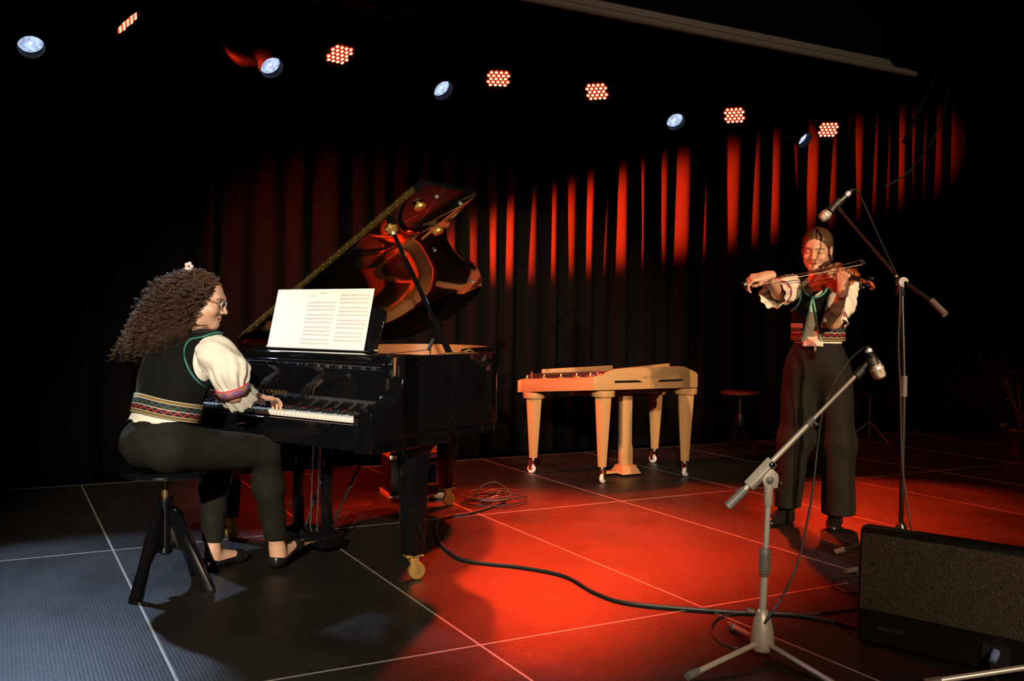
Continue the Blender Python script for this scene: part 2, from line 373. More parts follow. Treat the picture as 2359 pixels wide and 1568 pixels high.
# legs
def piano_leg(x, y, s):
    mb = MB(); a, b = 0.052, 0.038
    mb.hexa([(-b,-b,0.115),(b,-b,0.115),(b,b,0.115),(-b,b,0.115),(-a,-a,0.56),(a,-a,0.56),(a,a,0.56),(-a,a,0.56)])
    lg = mb
    br = [(-0.052,0.555),(0.052,0.555),(0.070,0.575),(0.11,0.592),(0.15,0.60),(0.15,0.626),(-0.15,0.626),(-0.15,0.60),(-0.11,0.592),(-0.070,0.575)]
    lg.prism(br, lambda p, q, d: (p, d, q), -0.052, 0.052)
    o = lg.build('leg', 'lacquer', piano, bevel=0.004); o.location = (x, y, 0)
    pt = MB().box((0,0,0.111),(0.080,0.075,0.007))
    for k in (-1, 1): pt.prism([(-0.022,0.108),(0.020,0.108),(0.030,0.045),(0.022,0.030),(0.010,0.034)], lambda p, q, d: (p, d, q), k*0.0215-0.0025, k*0.0215+0.0025)
    pt.box((0,0,0.106),(0.045,0.043,0.006)); pt.lathe([(0.012,0.07),(0.012,0.115)])
    c = pt.build('caster_fork', 'brass', o, bevel=0.0015)
    wh = MB().lathe([(0.012,-0.016),(0.036,-0.014),(0.039,-0.008),(0.039,0.008),(0.036,0.014),(0.012,0.016)], (0.018,0,0.040), (0,1,0), 24).build('caster_wheel', 'brass', o)
    for q in (c, wh): q.rotation_euler = (0, 0, s)
    return o
piano_leg(0.0,-0.629,-0.5); piano_leg(0.0,0.629,-0.4); piano_leg(1.369,0.306,-0.35)
# lyre
for y in (0.005, 0.205):
    MB().box((0.09,y,0.335),(0.042,0.042,0.55)).build('lyre_post', 'lacquer', piano, bevel=0.004)
MB().box((0.09,0.105,0.60),(0.10,0.34,0.04)).build('lyre_top', 'lacquer', piano, bevel=0.004)
MB().box((0.09,0.105,0.075),(0.13,0.30,0.07)).build('pedal_box', 'lacquer', piano, bevel=0.006)
for y in (0.035, 0.105, 0.175):
    MB().tube(cr([(0.05,y,0.062),(-0.01,y,0.066),(-0.06,y,0.052),(-0.10,y,0.036)], 4), [0.012]*4+[0.016]*5+[0.020]*4, 10, flat=0.35).build('pedal', 'brass', piano)
for y, x1 in ((0.08,0.115),(0.13,0.115)): MB().tube([(0.10,y,0.10),(x1,y,0.62)], 0.0045, 8).build('pedal_rod', 'steel', piano)
for y, s in ((0.02,-1),(0.19,1)):
    rd = MB().tube([(0.12,y,0.10),(0.44,y+s*0.05,0.64)], 0.006, 8).build('lyre_brace', 'black_metal', piano)
    MB().tube([(0.24,y+s*0.0188,0.302),(0.27,y+s*0.0235,0.353)], 0.010, 8).build('brace_sleeve', 'steel', rd)
# beams below
for (x0,y0,x1,y1) in ((0.15,-0.5,1.2,0.25),(0.15,0.1,1.4,0.3),(0.15,0.6,1.35,0.4)): MB().tube([(x0,y0,0.69),(x1,y1,0.69)], 0.045, 4).build('beam', 'satin_black', piano)
M['hinge_brass'] = mat('aged_brass', (0.42, 0.28, 0.08), 0.35, 0.9)
# lid, hinged on the bass side, opened 30 degrees
TH = math.radians(30.0)
def ld(x, s, t): return (x, 0.757-s*math.cos(TH)+t*math.sin(TH), 1.0+s*math.sin(TH)+t*math.cos(TH)) # t: above the underside
lidout = [(0.15,0.0),(0.15,1.51),(0.525,1.515),(0.55,1.47)]+[(x,y) for x, y in cr([(0.558,1.42),(0.60,1.255),(0.74,1.11),(0.995,0.972),(1.215,0.90),(1.44,0.755),(1.57,0.60),(1.625,0.42),(1.60,0.235),(1.51,0.09),(1.38,0.02),(1.22,0.0)], 5)]
lid = MB().prism(lidout, ld, 0.0, 0.018).build('lid', 'lacquer', piano, bevel=0.004)
flap = MB().prism([(0.15,0.03),(0.15,1.50),(0.53,1.505),(0.53,0.03)], ld, 0.019, 0.035).build('folded_lid_flap', 'lacquer', piano, bevel=0.004)
hs = MB(); v = []
for s in (0.02, 1.44): 
    for x in (0.1465, 0.1500):
        for t in (0.002, 0.034): v.append(ld(x, s, t))
hs.add(v, [(0,1,3,2),(4,6,7,5),(0,4,5,1),(2,3,7,6),(0,2,6,4),(1,5,7,3)]); hg = hs.build('lid_hinge', mat('dull_brass_hinge', (0.34, 0.25, 0.08), 0.42, 1.0), lid)
kn = MB().tube([ld(0.1445, 0.02, 0.018), ld(0.1445, 1.44, 0.018)], 0.0035, 8).build('hinge_pin', M['hinge_brass'], lid)
for i in range(22):
    for t in (0.008, 0.028):
        o = MB().lathe([(0.0045,0),(0.004,0.002),(0.001,0.003)], ld(0.1465, 0.06+i*0.063+(0.01 if t > 0.015 else 0), t), (-1,0,0), 8).build('hinge_screw', M['hinge_brass'], lid)
NL = (0, -math.sin(TH), -math.cos(TH))
for (x, s) in ((0.238,1.372),(0.543,1.205)):
    MB().lathe([(0.010,0),(0.012,0.006),(0.024,0.012),(0.030,0.022),(0.026,0.032),(0.014,0.036)], ld(x, s, 0), NL, 12).build('prop_socket', 'brass', lid, smooth=20)
for (x, s) in ((0.30,1.44),(0.72,1.02),(1.36,0.74),(0.50,1.42)):
    MB().lathe([(0.010,0),(0.010,0.008),(0.006,0.012)], ld(x, s, 0), NL, 12).build('lid_bumper', mat('grey_rubber_bumper', (0.16, 0.15, 0.14), 0.5), lid)
tip = np.array(ld(0.254, 1.158, -0.012)); base = np.array((0.17,-0.69,0.985)); dirp = (tip-base)
MB().tube([base-dirp*0.01, base+dirp*0.24, base+dirp*0.29], [0.021,0.019,0.014], 4, flat=1.0).build('lid_prop', 'lacquer', piano, bevel=0.002)
MB().tube([base+dirp*0.22, base+dirp*0.97], [0.0125,0.0095], 8).build('lid_prop_rod', 'lacquer', piano)
MB().lathe([(0.010,0),(0.016,0.012),(0.030,0.022),(0.026,0.034),(0.034,0.044),(0.020,0.052)], base+dirp*0.955, dirp, 12).build('prop_cup', 'brass', piano, smooth=20)
MB().box((0.17,-0.70,0.993),(0.10,0.03,0.008)).build('prop_hinge_plate', 'brass', piano, bevel=0.002)
MB().tube([(0.24,-0.71,0.996),(0.27,-0.72,1.008),(0.30,-0.715,0.998)], 0.006, 8).build('lid_hook', 'brass', piano)
# music desk
def dsk(y, h, t): return (0.03+h*0.27+t, y, 0.985+h*0.96)
do = [(0.36,0.0),(0.345,0.17),(0.32,0.215),(0.0,0.225),(-0.34,0.215),(-0.372,0.20),(-0.38,0.17),(-0.375,0.12),(-0.365,0.05),(-0.36,0.0)]
MB().prism(do, dsk, 0.0, 0.014).build('music_desk', 'lacquer', piano, bevel=0.004, bseg=3)
MB().box((0.012,0,0.991),(0.05,0.76,0.010)).build('desk_ledge', 'lacquer', piano, bevel=0.003)
for y in (-0.37, 0.37): MB().lathe([(0.008,-0.012),(0.008,0.012)], (0.035,y,0.995), (0,1,0), 10).build('desk_pivot', 'brass', piano)
# ------------------------------------------------------------------ folded sheet music on the desk
shm = thing('sheet_music', 'bright white fold-out sheet music standing on the piano music desk', 'sheet music', tuple(pl(0.018,0.022,0.997)), PYAW, world=False)
def sh(y, h, t): return (0.004+h*0.27-t+0.0, y, h*0.962)
PW = 0.222
rs = random.Random(3)
for p in range(3):
    ya = 0.340-p*PW; yb = ya-PW; mb = MB(); v = []; f = []
    for i in range(9):
        u = i/8; y = ya+(yb-ya)*u; bow = 0.006*math.sin(PI*u)*(1 if p != 1 else 0.7)
        for h in (0, 0.297):
            for tt in (0.004, 0.0048): v.append(sh(y+ (0.012 if h > 0 else 0), h, tt+bow))
    for i in range(8):
        a = i*4; b = a+4; f += [(a+1,b+1,b+3,a+3),(a,a+2,b+2,b),(a,b,b+1,a+1),(a+2,a+3,b+3,b+2)]
    f += [(0,1,3,2),(32,34,35,33)]
    pg = mb.add(v, f).build('page', 'paper', shm, smooth=60)
    if p == 0: continue
    ink = MB()
    def q(u0, u1, h0, h1):
        pts = []
        for (u, h) in ((u0,h0),(u1,h0),(u1,h1),(u0,h1)):
            bow = 0.006*math.sin(PI*u)*(1 if p != 1 else 0.7); pts.append(sh(ya+(yb-ya)*u+0.012*h/0.297, h, 0.0054+bow))
        ink.add(pts, [(0,1,2,3)])
    hs0 = 0.262 if p == 2 else 0.225
    if p == 1: q(0.42,0.62,0.275,0.278); q(0.1,0.28,0.262,0.264)
    nsys = 4
    for sI in range(nsys):
        for st in range(3):
            h = hs0-sI*0.062-st*0.0185
            if h < 0.02: continue
            for ln in range(5):
                for k in range(4): q(0.07+k*0.215,0.07+(k+1)*0.215,h+ln*0.0017,h+ln*0.0017+0.00045)
            for k in range(18):
                u = 0.1+k*0.046+rs.uniform(-0.012,0.012); d = rs.uniform(0,0.006)
                if u < 0.92:
                    q(u,u+0.012,h+d,h+d+0.0022); q(u+0.0105,u+0.0125,h+d,h+d+0.0075)
        q(0.07,0.074,hs0-sI*0.062-0.037,hs0-sI*0.062+0.007)
    tag(ink.build('printed_notation', 'ink', pg, smooth=0), kind='stuff')
# small clip microphone on the rim
cmo = thing('clip_microphone', 'tiny black clip microphone fixed to the near rim of the open piano', 'microphone', tuple(pl(0.02,-0.70,0.99)), PYAW, world=False)
MB().tube([(0.0,0.0,0.0),(0.0,0.0,0.03)], 0.003, 8).build('clip', 'black_plastic', cmo)
MB().tube([(-0.012,0,0.022),(0.02,0,0.066)], 0.008, 10).build('capsule', 'black_plastic', cmo)
MB().tube(cr([(-0.012,0,0.022),(-0.10,0.05,0.012),(-0.22,0.08,0.004)], 6), 0.0018, 5).build('lead', 'rubber', cmo)
# ================================================================== lighting truss and lamps
M['lamp_black'] = mat('lamp_housing_black', (0.006, 0.006, 0.0065), 0.6, spec=0.25)
M['led_core'] = mat('red_led_core', (0.2, 0.02, 0.01), 0.4, emis=(1.0, 0.42, 0.24), estr=3.2)
M['led_halo'] = mat('red_led_lens', (0.2, 0.01, 0.005), 0.3, emis=(1.0, 0.03, 0.006), estr=1.6)
def halo_mat():
    m = mat('halogen_lens', (0.5, 0.5, 0.5), 0.15); nt = m.node_tree; b = nt.nodes['Principled BSDF']
    tc = nt.nodes.new('ShaderNodeTexCoord'); n = nt.nodes.new('ShaderNodeTexNoise'); n.inputs['Scale'].default_value = 38; n.inputs['Detail'].default_value = 3
    nt.links.new(tc.outputs['Object'], n.inputs['Vector'])
    r = nt.nodes.new('ShaderNodeMapRange'); r.inputs['From Min'].default_value = 0.3; r.inputs['From Max'].default_value = 0.75; r.inputs['To Min'].default_value = 0.35; r.inputs['To Max'].default_value = 1.5
    nt.links.new(n.outputs['Fac'], r.inputs['Value']); nt.links.new(r.outputs[0], b.inputs['Emission Strength'])
    b.inputs['Emission Color'].default_value = (0.52, 0.66, 1.0, 1); return m
M['halo_lens'] = halo_mat()
M['halo_glare'] = mat('halogen_filament', (0.9, 0.9, 0.9), 0.3, emis=(0.85, 0.92, 1.0), estr=5.0)
for k_ in ('led_core', 'led_halo', 'halo_lens', 'halo_glare'): M[k_].cycles.emission_sampling = 'NONE'   # the lamps beside them carry the light
PZ = 3.30
tr = thing('truss_pipe', 'black horizontal lighting pipe above the back of the stage', 'pipe', (2.8, TY, PZ))
MB().tube([(-1.6,TY,PZ),(7.6,TY,PZ)], 0.026, 12).build('pipe', 'lamp_black', tr)
for x in (-1.2, 2.0, 4.6, 7.2): MB().tube([(x,TY,PZ),(x,TY,4.6)], 0.008, 6).build('drop_rod', 'lamp_black', tr)
MB().tube(cr([(0.3,TY+0.03,PZ-0.02),(0.9,TY+0.03,PZ-0.07),(1.5,TY+0.03,PZ-0.03),(2.1,TY+0.03,PZ-0.08),(2.7,TY+0.03,PZ-0.03),(3.6,TY+0.03,PZ-0.08),(5.0,TY+0.03,PZ-0.03),(6.1,TY+0.03,PZ-0.05)], 5), 0.006, 5).build('power_lead', 'rubber', tr)
def can_parts(root, ax, r, L, back):
    """yoke and clamp between a can at the root's origin and the pipe"""
    ax = np.array(ax); side = np.cross(ax, (0,0,1.0)); side /= np.linalg.norm(side); rr = r+0.022
    P = np.array(root.location); top = np.array((P[0], TY, PZ-0.045)); upv = top-P
    hub = P-ax*back
    mb = MB(); pts = [hub+side*rr]+[hub+side*rr*math.cos(a)+np.array((0,0,1))*(0.12+0.03*math.sin(a)) for a in np.linspace(0, PI, 7)]+[hub-side*rr]
    mb.tube(pts, 0.012, 4, flat=0.35); mb.build('yoke', 'lamp_black', root)
    cl = MB().box((P[0],TY,PZ),(0.05,0.075,0.075)); mid = hub+np.array((0,0,0.15)); cl.tube([mid, top+np.array((0,0,0.02))], 0.012, 8)
    cl.build('clamp', 'lamp_black', root)
def led_can(y, x, z, aim, pw, cone, label):
    P = np.array((x, y, z)); ax = np.array(aim)-P; ax /= np.linalg.norm(ax)
    o = thing('led_par_can', label, 'stage light', tuple(P), group='red LED cans on the truss')
    MB().lathe([(0.03,-0.16),(0.075,-0.15),(0.098,-0.11),(0.106,-0.02),(0.110,0.012),(0.104,0.012),(0.100,0.0),(0.0,0.0)], P, ax, 24, caps=False).build('housing', 'lamp_black', o)
    u = np.cross(ax, (0,0,1.0)); u /= np.linalg.norm(u); v = np.cross(u, ax)
    for row, nn in enumerate((4,5,4,5,4)):
        for k in range(nn):
            c = P+ax*0.003+u*(k-(nn-1)/2)*0.036+v*(2-row)*0.031
            e = MB(); e.lathe([(0.0155,0.0),(0.0150,0.004),(0.0115,0.006)], c, ax, 12, caps=False)
            l_ = e.build('led', 'led_halo', o); MB().lathe([(0.0117,0.0058),(0.007,0.008),(0.0,0.0085)], c, ax, 12, caps=False).build('led_core', 'led_core', l_, off=P)
    if z < 1: MB().tube([P+np.array((0,0.13,0)), P+np.array((0,0.13,-0.232)), P+np.array((0,-0.13,-0.232)), P+np.array((0,-0.13,0))], 0.008, 6).build('floor_bracket', 'lamp_black', o)
    else: can_parts(o, ax, 0.106, 0.16, 0.06)
    s = spot('led_light', tuple(P+ax*0.10), aim, RED, pw, cone, 1.0 if z < 1 else 0.7, 0.07)
    return o
def halo_can(x, z, aim, pw, cone, label):
    P = np.array((x, TY, z)); ax = np.array(aim)-P; ax /= np.linalg.norm(ax)
    o = thing('halogen_spotlight', label, 'stage light', tuple(P), group='cold white spotlights on the truss')
    MB().lathe([(0.02,-0.26),(0.055,-0.24),(0.066,-0.18),(0.072,-0.06),(0.076,-0.05),(0.078,0.055),(0.074,0.055),(0.072,-0.002)], P, ax, 28, caps=False).build('housing', 'lamp_black', o)
    MB().lathe([(0.073,-0.004),(0.06,0.006),(0.03,0.012),(0.0,0.013)], P, ax, 28, caps=False).build('lens', 'halo_lens', o)
    MB().lathe([(0.070,0.000),(0.0735,0.0),(0.0735,0.006),(0.070,0.006)], P, ax, 28, caps=False).build('lens_ring', mat('bright_lens_ring', (0.6,0.6,0.6), 0.3, 0.6), o)
    MB().lathe([(0.010,0.0130),(0.006,0.0145),(0.0,0.0148)], P, ax, 12, caps=False).build('filament_glare', 'halo_glare', o)
    can_parts(o, ax, 0.078, 0.2, 0.10)
    spot('halogen_light', tuple(P+ax*0.12), aim, COLD, pw, cone, 0.35, 0.05)
    return o
LL = ['red LED can at the far left of the truss, seen almost edge on', 'red LED can on the truss above the pianist, largest of its row', 'red LED can on the truss above the tip of the piano lid',
      'red LED can on the truss, third from the right, above the cimbalom', 'tilted red LED can on the truss above the bright red curtain folds', 'rightmost red LED can on the truss, beside a white spotlight', 'red LED can on the floor left of the piano, aimed along the curtain']
for y_, a, l in zip(LED_Y, LED_CANS, LL): led_can(y_, *a, l)
HL = ['white spotlight at the far left end of the truss, pointing down', 'white spotlight with a red lit bracket, above the sheet music', 'white spotlight on the truss above the open piano lid',
      'white spotlight on the truss above the right end of the cimbalom', 'rightmost white spotlight on the truss, above the violinist']
for a, l in zip(HALO_CANS, HL): halo_can(*a, l)
# red lit hanging bracket left of the second white spotlight
b0 = at_y(522, 20, 1.40); b1 = at_y(522, 100, 1.40)
bk_ = thing('lamp_bracket', 'curved red lit lamp bracket hanging left of a white spotlight', 'bracket', tuple(b0))
MB().box((b0+b1)/2+np.array((0,0,0.10)), (0.074,0.012,b0[2]-b1[2]+0.28)).build('hanging_plate', 'lamp_black', bk_, bevel=0.01)
MB().tube(cr([b1, at_y(530,120,1.39), at_y(556,138,1.36), at_y(592,146,1.33)], 5), [0.016,0.018,0.02,0.022,0.024,0.027,0.03,0.033,0.036,0.038,0.04,0.04,0.04,0.038,0.036,0.034], 10).build('curved_arm', 'lamp_black', bk_)
# projection screen, rolled up in front of the truss
scn = thing('projection_screen', 'rolled up projection screen with a pale grey bottom bar, hanging overhead', 'screen', (2.8, -1.0, 2.68))
M['bar_grey'] = mat('pale_grey_metal', (0.13, 0.125, 0.13), 0.5)
M['screen_black'] = mat('screen_black_border', (0.0015, 0.0015, 0.0015), 0.95, spec=0.05)
MB().tube([(0.6,-1,2.672),(4.33,-1,2.672)], 0.020, 14).build('bottom_bar', 'bar_grey', scn)
MB().tube([(4.33,-1,2.672),(4.345,-1,2.672)], 0.023, 14).build('bar_collar', 'bar_grey', scn)
MB().tube([(4.345,-1,2.672),(4.42,-1,2.672)], 0.018, 14).build('bar_end', 'bar_grey', scn)
MB().prism([(0.6,2.690),(4.22,2.690),(4.18,2.725),(0.6,2.725)], lambda a, b, d: (a, d, b), -1.012, -0.994).build('hem_slat', 'bar_grey', scn, bevel=0.003)
MB().box((2.38,-0.997,3.25),(3.55,0.004,1.06)).build('black_border_cloth', 'screen_black', scn)
MB().box((2.4,-0.98,3.86),(3.9,0.16,0.16)).build('screen_case', 'lamp_black', scn, bevel=0.01)
# small work light, top right
P = depth_pt(2263, 47, 6.6)
wl = thing('work_light', 'small unlit work light with grey glass tinted pink by a painted reflection, top right corner', 'work light', tuple(P))
Rz = np.array(Matrix.Rotation(math.radians(35),3,'Z') @ Matrix.Rotation(math.radians(35),3,'X'))
MB().box(P, (0.19,0.10,0.14), Rz).build('housing', 'lamp_black', wl, bevel=0.008)
MB().box(P+Rz@np.array((0,-0.052,0)), (0.135,0.006,0.095), Rz).build('glass', mat('pink_reflection_glass', (0.5,0.42,0.42), 0.6), wl)  # grey glass; reflected red light is painted into its colour as pink
MB().tube([P, P+np.array((0,0,4.6-P[2]))], 0.012, 6).build('hanger', 'lamp_black', wl)
# dim hanging pole and cord at the right
hp_ = thing('hanging_pole', 'dim slanted metal pole hanging under the ceiling, right of the screen bar', 'pole', tuple(depth_pt(2170,140,6.2)))
MB().tube([depth_pt(2175,130,6.2),depth_pt(2150,185,6.15),depth_pt(2082,328,6.0)], [0.014,0.014,0.012], 8).build('pole', 'black_metal', hp_)
MB().tube([depth_pt(2175,130,6.2),depth_pt(2180,0,6.3),depth_pt(2182,-160,6.4)], 0.008, 6).build('hanger', 'black_metal', hp_)
hc = MB().tube(cr([depth_pt(2190,-150,6.3),depth_pt(2190,150,6.3),depth_pt(2180,230,6.2),depth_pt(2155,310,6.1),depth_pt(2100,390,6.0),depth_pt(2040,430,6.0)], 6), 0.006, 6).build('ceiling_cable', 'rubber')
tag(hc, 'thin dark cord hanging down beside the slanted pole at the right', 'cord')
# ================================================================== cimbalom
cimb = thing('cimbalom', 'pale maple cimbalom on four tapered wheeled legs in front of the curtain', 'cimbalom', (3.62, 0.92, 0))
def zb(y): return 0.665-0.0836*(y-0.52)
BL, FL, FR, BR = (2.93,1.27), (3.13,0.53), (4.04,0.53), (4.27,1.29)
def cwall(name, a, b, prof, t=0.03):
    a = np.array(a); b = np.array(b); d = b-a; L = np.linalg.norm(d); d /= L; n = np.array((-d[1], d[0]))
    def fn(s, h, k): p = a+d*s+n*k; return (p[0], p[1], zb(p[1])+h)
    return MB().prism([(s*L, h) for s, h in prof], fn, 0, t).build(name, 'maple', cimb, bevel=0.004)
cwall('front_panel', FL, FR, [(0,0),(1,0),(1,0.098),(0.985,0.112),(0.95,0.125),(0.87,0.155),(0.80,0.160),(0.28,0.152),(0.20,0.147),(0.13,0.130),(0.07,0.108),(0,0.095)])
cwall('side_panel', BL, FL, [(0,0),(1,0),(1,0.095),(0.92,0.094),(0.05,0.098),(0.0,0.09)])
cwall('side_panel', FR, BR, [(0,0),(1,0),(1,0.095),(0,0.098)])
cwall('back_panel', BR, BL, [(0,0),(1,0),(1,0.09),(0,0.09)])
q = [(2.96,1.245),(3.15,0.555),(4.02,0.555),(4.24,1.265)]
MB().prism(q, lambda a, b, d: (a, b, zb(b)+d), 0.0, 0.012).build('bottom_board', 'maple', cimb)
MB().prism(q, lambda a, b, d: (a, b, zb(b)+d), 0.078, 0.090).build('soundboard', 'maple', cimb)
for (x0, x1, fl_) in ((3.30,3.545,1),(3.665,3.90,-1)):
    z0 = zb(0.53)+0.048; pr_ = [(x0,z0),(x1-0.01,z0),(x1-0.02,z0+0.010),(x1-0.05,z0+0.016),(x0,z0+0.016)] if fl_ > 0 else [(x0+0.01,z0),(x1,z0+0.003),(x1,z0+0.017),(x0+0.05,z0+0.016),(x0+0.02,z0+0.010)]
    MB().prism(pr_, lambda a, b, d: (a, d, b), 0.5285, 0.54).build('sound_slot', 'void_black', cimb)
text('maker_lettering', 'VIKTORIA', 0.026, mat('engraved_brown', (0.16,0.09,0.04), 0.6), cimb, Matrix.Translation((3.605-3.62, 0.529-0.92, zb(0.53)+0.082)) @ Matrix.Rotation(PI/2, 4, 'X'), spacing=1.1)
# bridges, strings, pins
for i, (x, y0, y1) in enumerate(((3.30,0.62,1.18),(3.62,0.60,1.22),(3.92,0.62,1.18))):
    br_ = MB()
    for k in range(14):
        y = y0+(y1-y0)*k/13; br_.lathe([(0.010,0.0),(0.006,0.012),(0.009,0.026),(0.004,0.034),(0.006,0.038),(0.0,0.042)], (x+0.012*(k%2), y, zb(y)+0.092), seg=8, caps=False)
    tag(br_.build('bridge_pegs', mat('bone_white', (0.75,0.62,0.45), 0.4), cimb), kind='stuff')
st = MB()
for k in range(70):
    y = 0.60+0.0088*k; xl = 3.13-(y-0.53)*0.27+0.05; xr = 4.04+(y-0.53)*0.30-0.05
    st.tube([(xl,y,zb(y)+0.112),(3.30,y,zb(y)+0.134),(3.62,y,zb(y)+0.136),(3.92,y,zb(y)+0.134),(xr,y,zb(y)+0.112)], 0.0012, 3, caps=False)
tag(st.build('strings', 'steel', cimb, smooth=0), kind='stuff')
pn = MB()
for k in range(46):
    for j in range(2):
        y = 0.60+0.0135*k+0.006*j
        pn.lathe([(0.0035,0.0),(0.0035,0.054)], (3.13-(y-0.53)*0.27+0.035+0.02*j, y, zb(y)+0.082), seg=5)
        pn.lathe([(0.0035,0.0),(0.0035,0.050)], (4.04+(y-0.53)*0.30-0.035-0.02*j, y, zb(y)+0.082), seg=5)
tag(pn.build('tuning_pins', 'steel', cimb, smooth=0), kind='stuff')
for (x, y) in ((3.00,1.17),(3.20,0.60),(3.97,0.58)):
    MB().lathe([(0.012,0),(0.007,0.02),(0.012,0.034),(0.013,0.042),(0.006,0.05),(0.009,0.058),(0.003,0.068)], (x,y,zb(y)+0.085), seg=12).build('finial_nut', mat('copper_nut', (0.7,0.4,0.25), 0.3, 0.9), cimb)
for t in (0.1, 0.33, 0.55, 0.75, 0.92):
    x = BL[0]+(FL[0]-BL[0])*t+0.02; y = BL[1]+(FL[1]-BL[1])*t
    MB().lathe([(0.016,0),(0.014,0.006),(0.006,0.012),(0.005,0.03)], (x,y,zb(y)+0.095), (0.2,0.1,1), 8).build('rim_screw', 'brass', cimb)
MB().prism([(3.07,0.115),(3.70,0.115),(3.70,0.184),(3.69,0.189),(3.07,0.168)], lambda a, b, d: (a, d, zb(d)+b), 1.135, 1.155).build('damper_board', 'maple', cimb, bevel=0.003)
MB().prism([(3.72,0.115),(4.30,0.115),(4.30,0.196),(4.29,0.201),(3.72,0.160)], lambda a, b, d: (a, d, zb(d)+b), 1.20, 1.22).build('damper_board', 'maple', cimb, bevel=0.003)
MB().box((3.42,0.92,zb(0.92)-0.016),(0.46,0.07,0.034)).build('under_beam', 'maple', cimb, bevel=0.003)
MB().box((3.66,0.74,zb(0.74)-0.012),(0.64,0.05,0.026)).build('under_beam', 'maple', cimb, bevel=0.003)
def cleg(x, y, ang):
    zt = zb(y); r0, r1 = 0.066, 0.034
    lg = MB().lathe([(r1,0.118),(r0,zt-0.043)], (x,y,0), seg=6).build('leg', 'maple', cimb, bevel=0.002, smooth=20)
    MB().lathe([(0.080,zt-0.045),(0.084,zt-0.04),(0.084,zt-0.004),(0.078,zt)], (x,y,0), seg=28).build('leg_collar', 'maple', lg, off=OFFS[cimb.name])
    c, s = math.cos(ang), math.sin(ang); wx, wy = x+0.014*c, y+0.014*s
    mb = MB().lathe([(0.016,0.095),(0.020,0.112),(0.020,0.120)], (x,y,0), seg=12)
    for k in (-1, 1):
        R_ = np.array(Matrix.Rotation(ang,3,'Z')); mb.box(np.array((wx,wy,0.065))+R_@np.array((0,k*0.017,0)), (0.03,0.004,0.075), R_)
    mb.build('caster_fork', 'chrome', lg, off=OFFS[cimb.name])
    MB().lathe([(0.008,-0.012),(0.031,-0.011),(0.034,-0.006),(0.034,0.006),(0.031,0.011),(0.008,0.012)], (wx,wy,0.034), (-s,c,0), 20).build('caster_wheel', mat('pale_caster_tyre', (0.55,0.52,0.48), 0.5), lg, off=OFFS[cimb.name])
cleg(3.03,1.188,2.0); cleg(3.255,0.605,0.6); cleg(4.188,1.238,1.8); cleg(3.985,0.60,0.4)
MB().prism([(-0.052,0.075),(0.052,0.075),(0.052,0.20),(0.042,0.235),(0.042,zb(0.85)),(-0.042,zb(0.85)),(-0.042,0.235),(-0.052,0.20)], lambda a, b, d: (3.63+a, d, b), 0.83, 0.872).build('pedal_column', 'maple', cimb, bevel=0.003)
MB().hexa([(3.545,0.76,0.015),(3.715,0.76,0.015),(3.715,0.94,0.015),(3.545,0.94,0.015),(3.575,0.80,0.078),(3.69,0.80,0.078),(3.69,0.90,0.078),(3.575,0.90,0.078)]).build('pedal_base', 'maple', cimb, bevel=0.006)
MB().box((3.50,0.86,0.028),(0.14,0.06,0.018)).build('pedal', 'maple', cimb, bevel=0.004)
for dx in (-0.02, 0.022): MB().lathe([(0.010,0),(0.010,0.004)], (3.63+dx,0.83,zb(0.85)-0.02), (0,-1,0), 12).build('column_bolt', 'black_metal', cimb)
MB().tube([(3.572,0.86,0.06),(3.572,0.86,zb(0.86))], 0.0025, 6).build('damper_rod', 'steel', cimb)
# ================================================================== microphones and stands
M['grey_paint'] = mat('grey_stand_paint', (0.36, 0.32, 0.28), 0.38, 0.25)
M['mic_grille'] = mat('silver_mic_grille', (0.55, 0.50, 0.46), 0.42, 0.75, bump=0.35, bscale=1100)
M['dark_grey'] = mat('dark_grey_plastic', (0.10, 0.095, 0.085), 0.5)
def N(v): v = np.array(v, float); return v/np.linalg.norm(v)
def microphone(name, label, head, tail, r=0.024):
    head = np.array(head); tail = np.array(tail); ax = N(tail-head); L = np.linalg.norm(tail-head)
    o = thing(name, label, 'microphone', tuple(head))
    MB().lathe([(0.008,0),(r*0.75,0.004),(r,0.016),(r,0.030),(r*1.0,0.034)], head, ax, 24).build('grille', 'mic_grille', o)
    MB().lathe([(r*1.06,0.032),(r*1.06,0.040)], head, ax, 24).build('grille_ring', 'alu', o)
    MB().lathe([(r,0.040),(r*0.92,0.055),(r*0.84,0.064)], head, ax, 24).build('collar', 'mic_grille', o)
    MB().lathe([(r*0.86,0.064),(r*0.84,0.075),(r*0.62,L*0.80)], head, ax, 20).build('body', 'black_metal', o)
    MB().lathe([(r*0.55,L*0.80),(r*0.55,L*0.90)], head, ax, 16).build('connector', 'alu', o)
    MB().lathe([(r*0.5,L*0.90),(r*0.42,L*0.97),(r*0.2,L)], head, ax, 16).build('cable_boot', 'rubber', o)
    return o
def stand_legs(o, c, feet, zhub, m):
    for f_ in feet:
        f_ = np.array(f_); a = np.array((c[0],c[1],zhub)); d = N(f_-a)
        lg = MB().tube([a+d*0.02, f_-d*0.02], 0.0095, 10).build('leg', m, o); MB().tube([f_-d*0.05, f_], 0.0135, 10).build('rubber_foot', 'dark_grey', lg, off=OFFS[o.name])
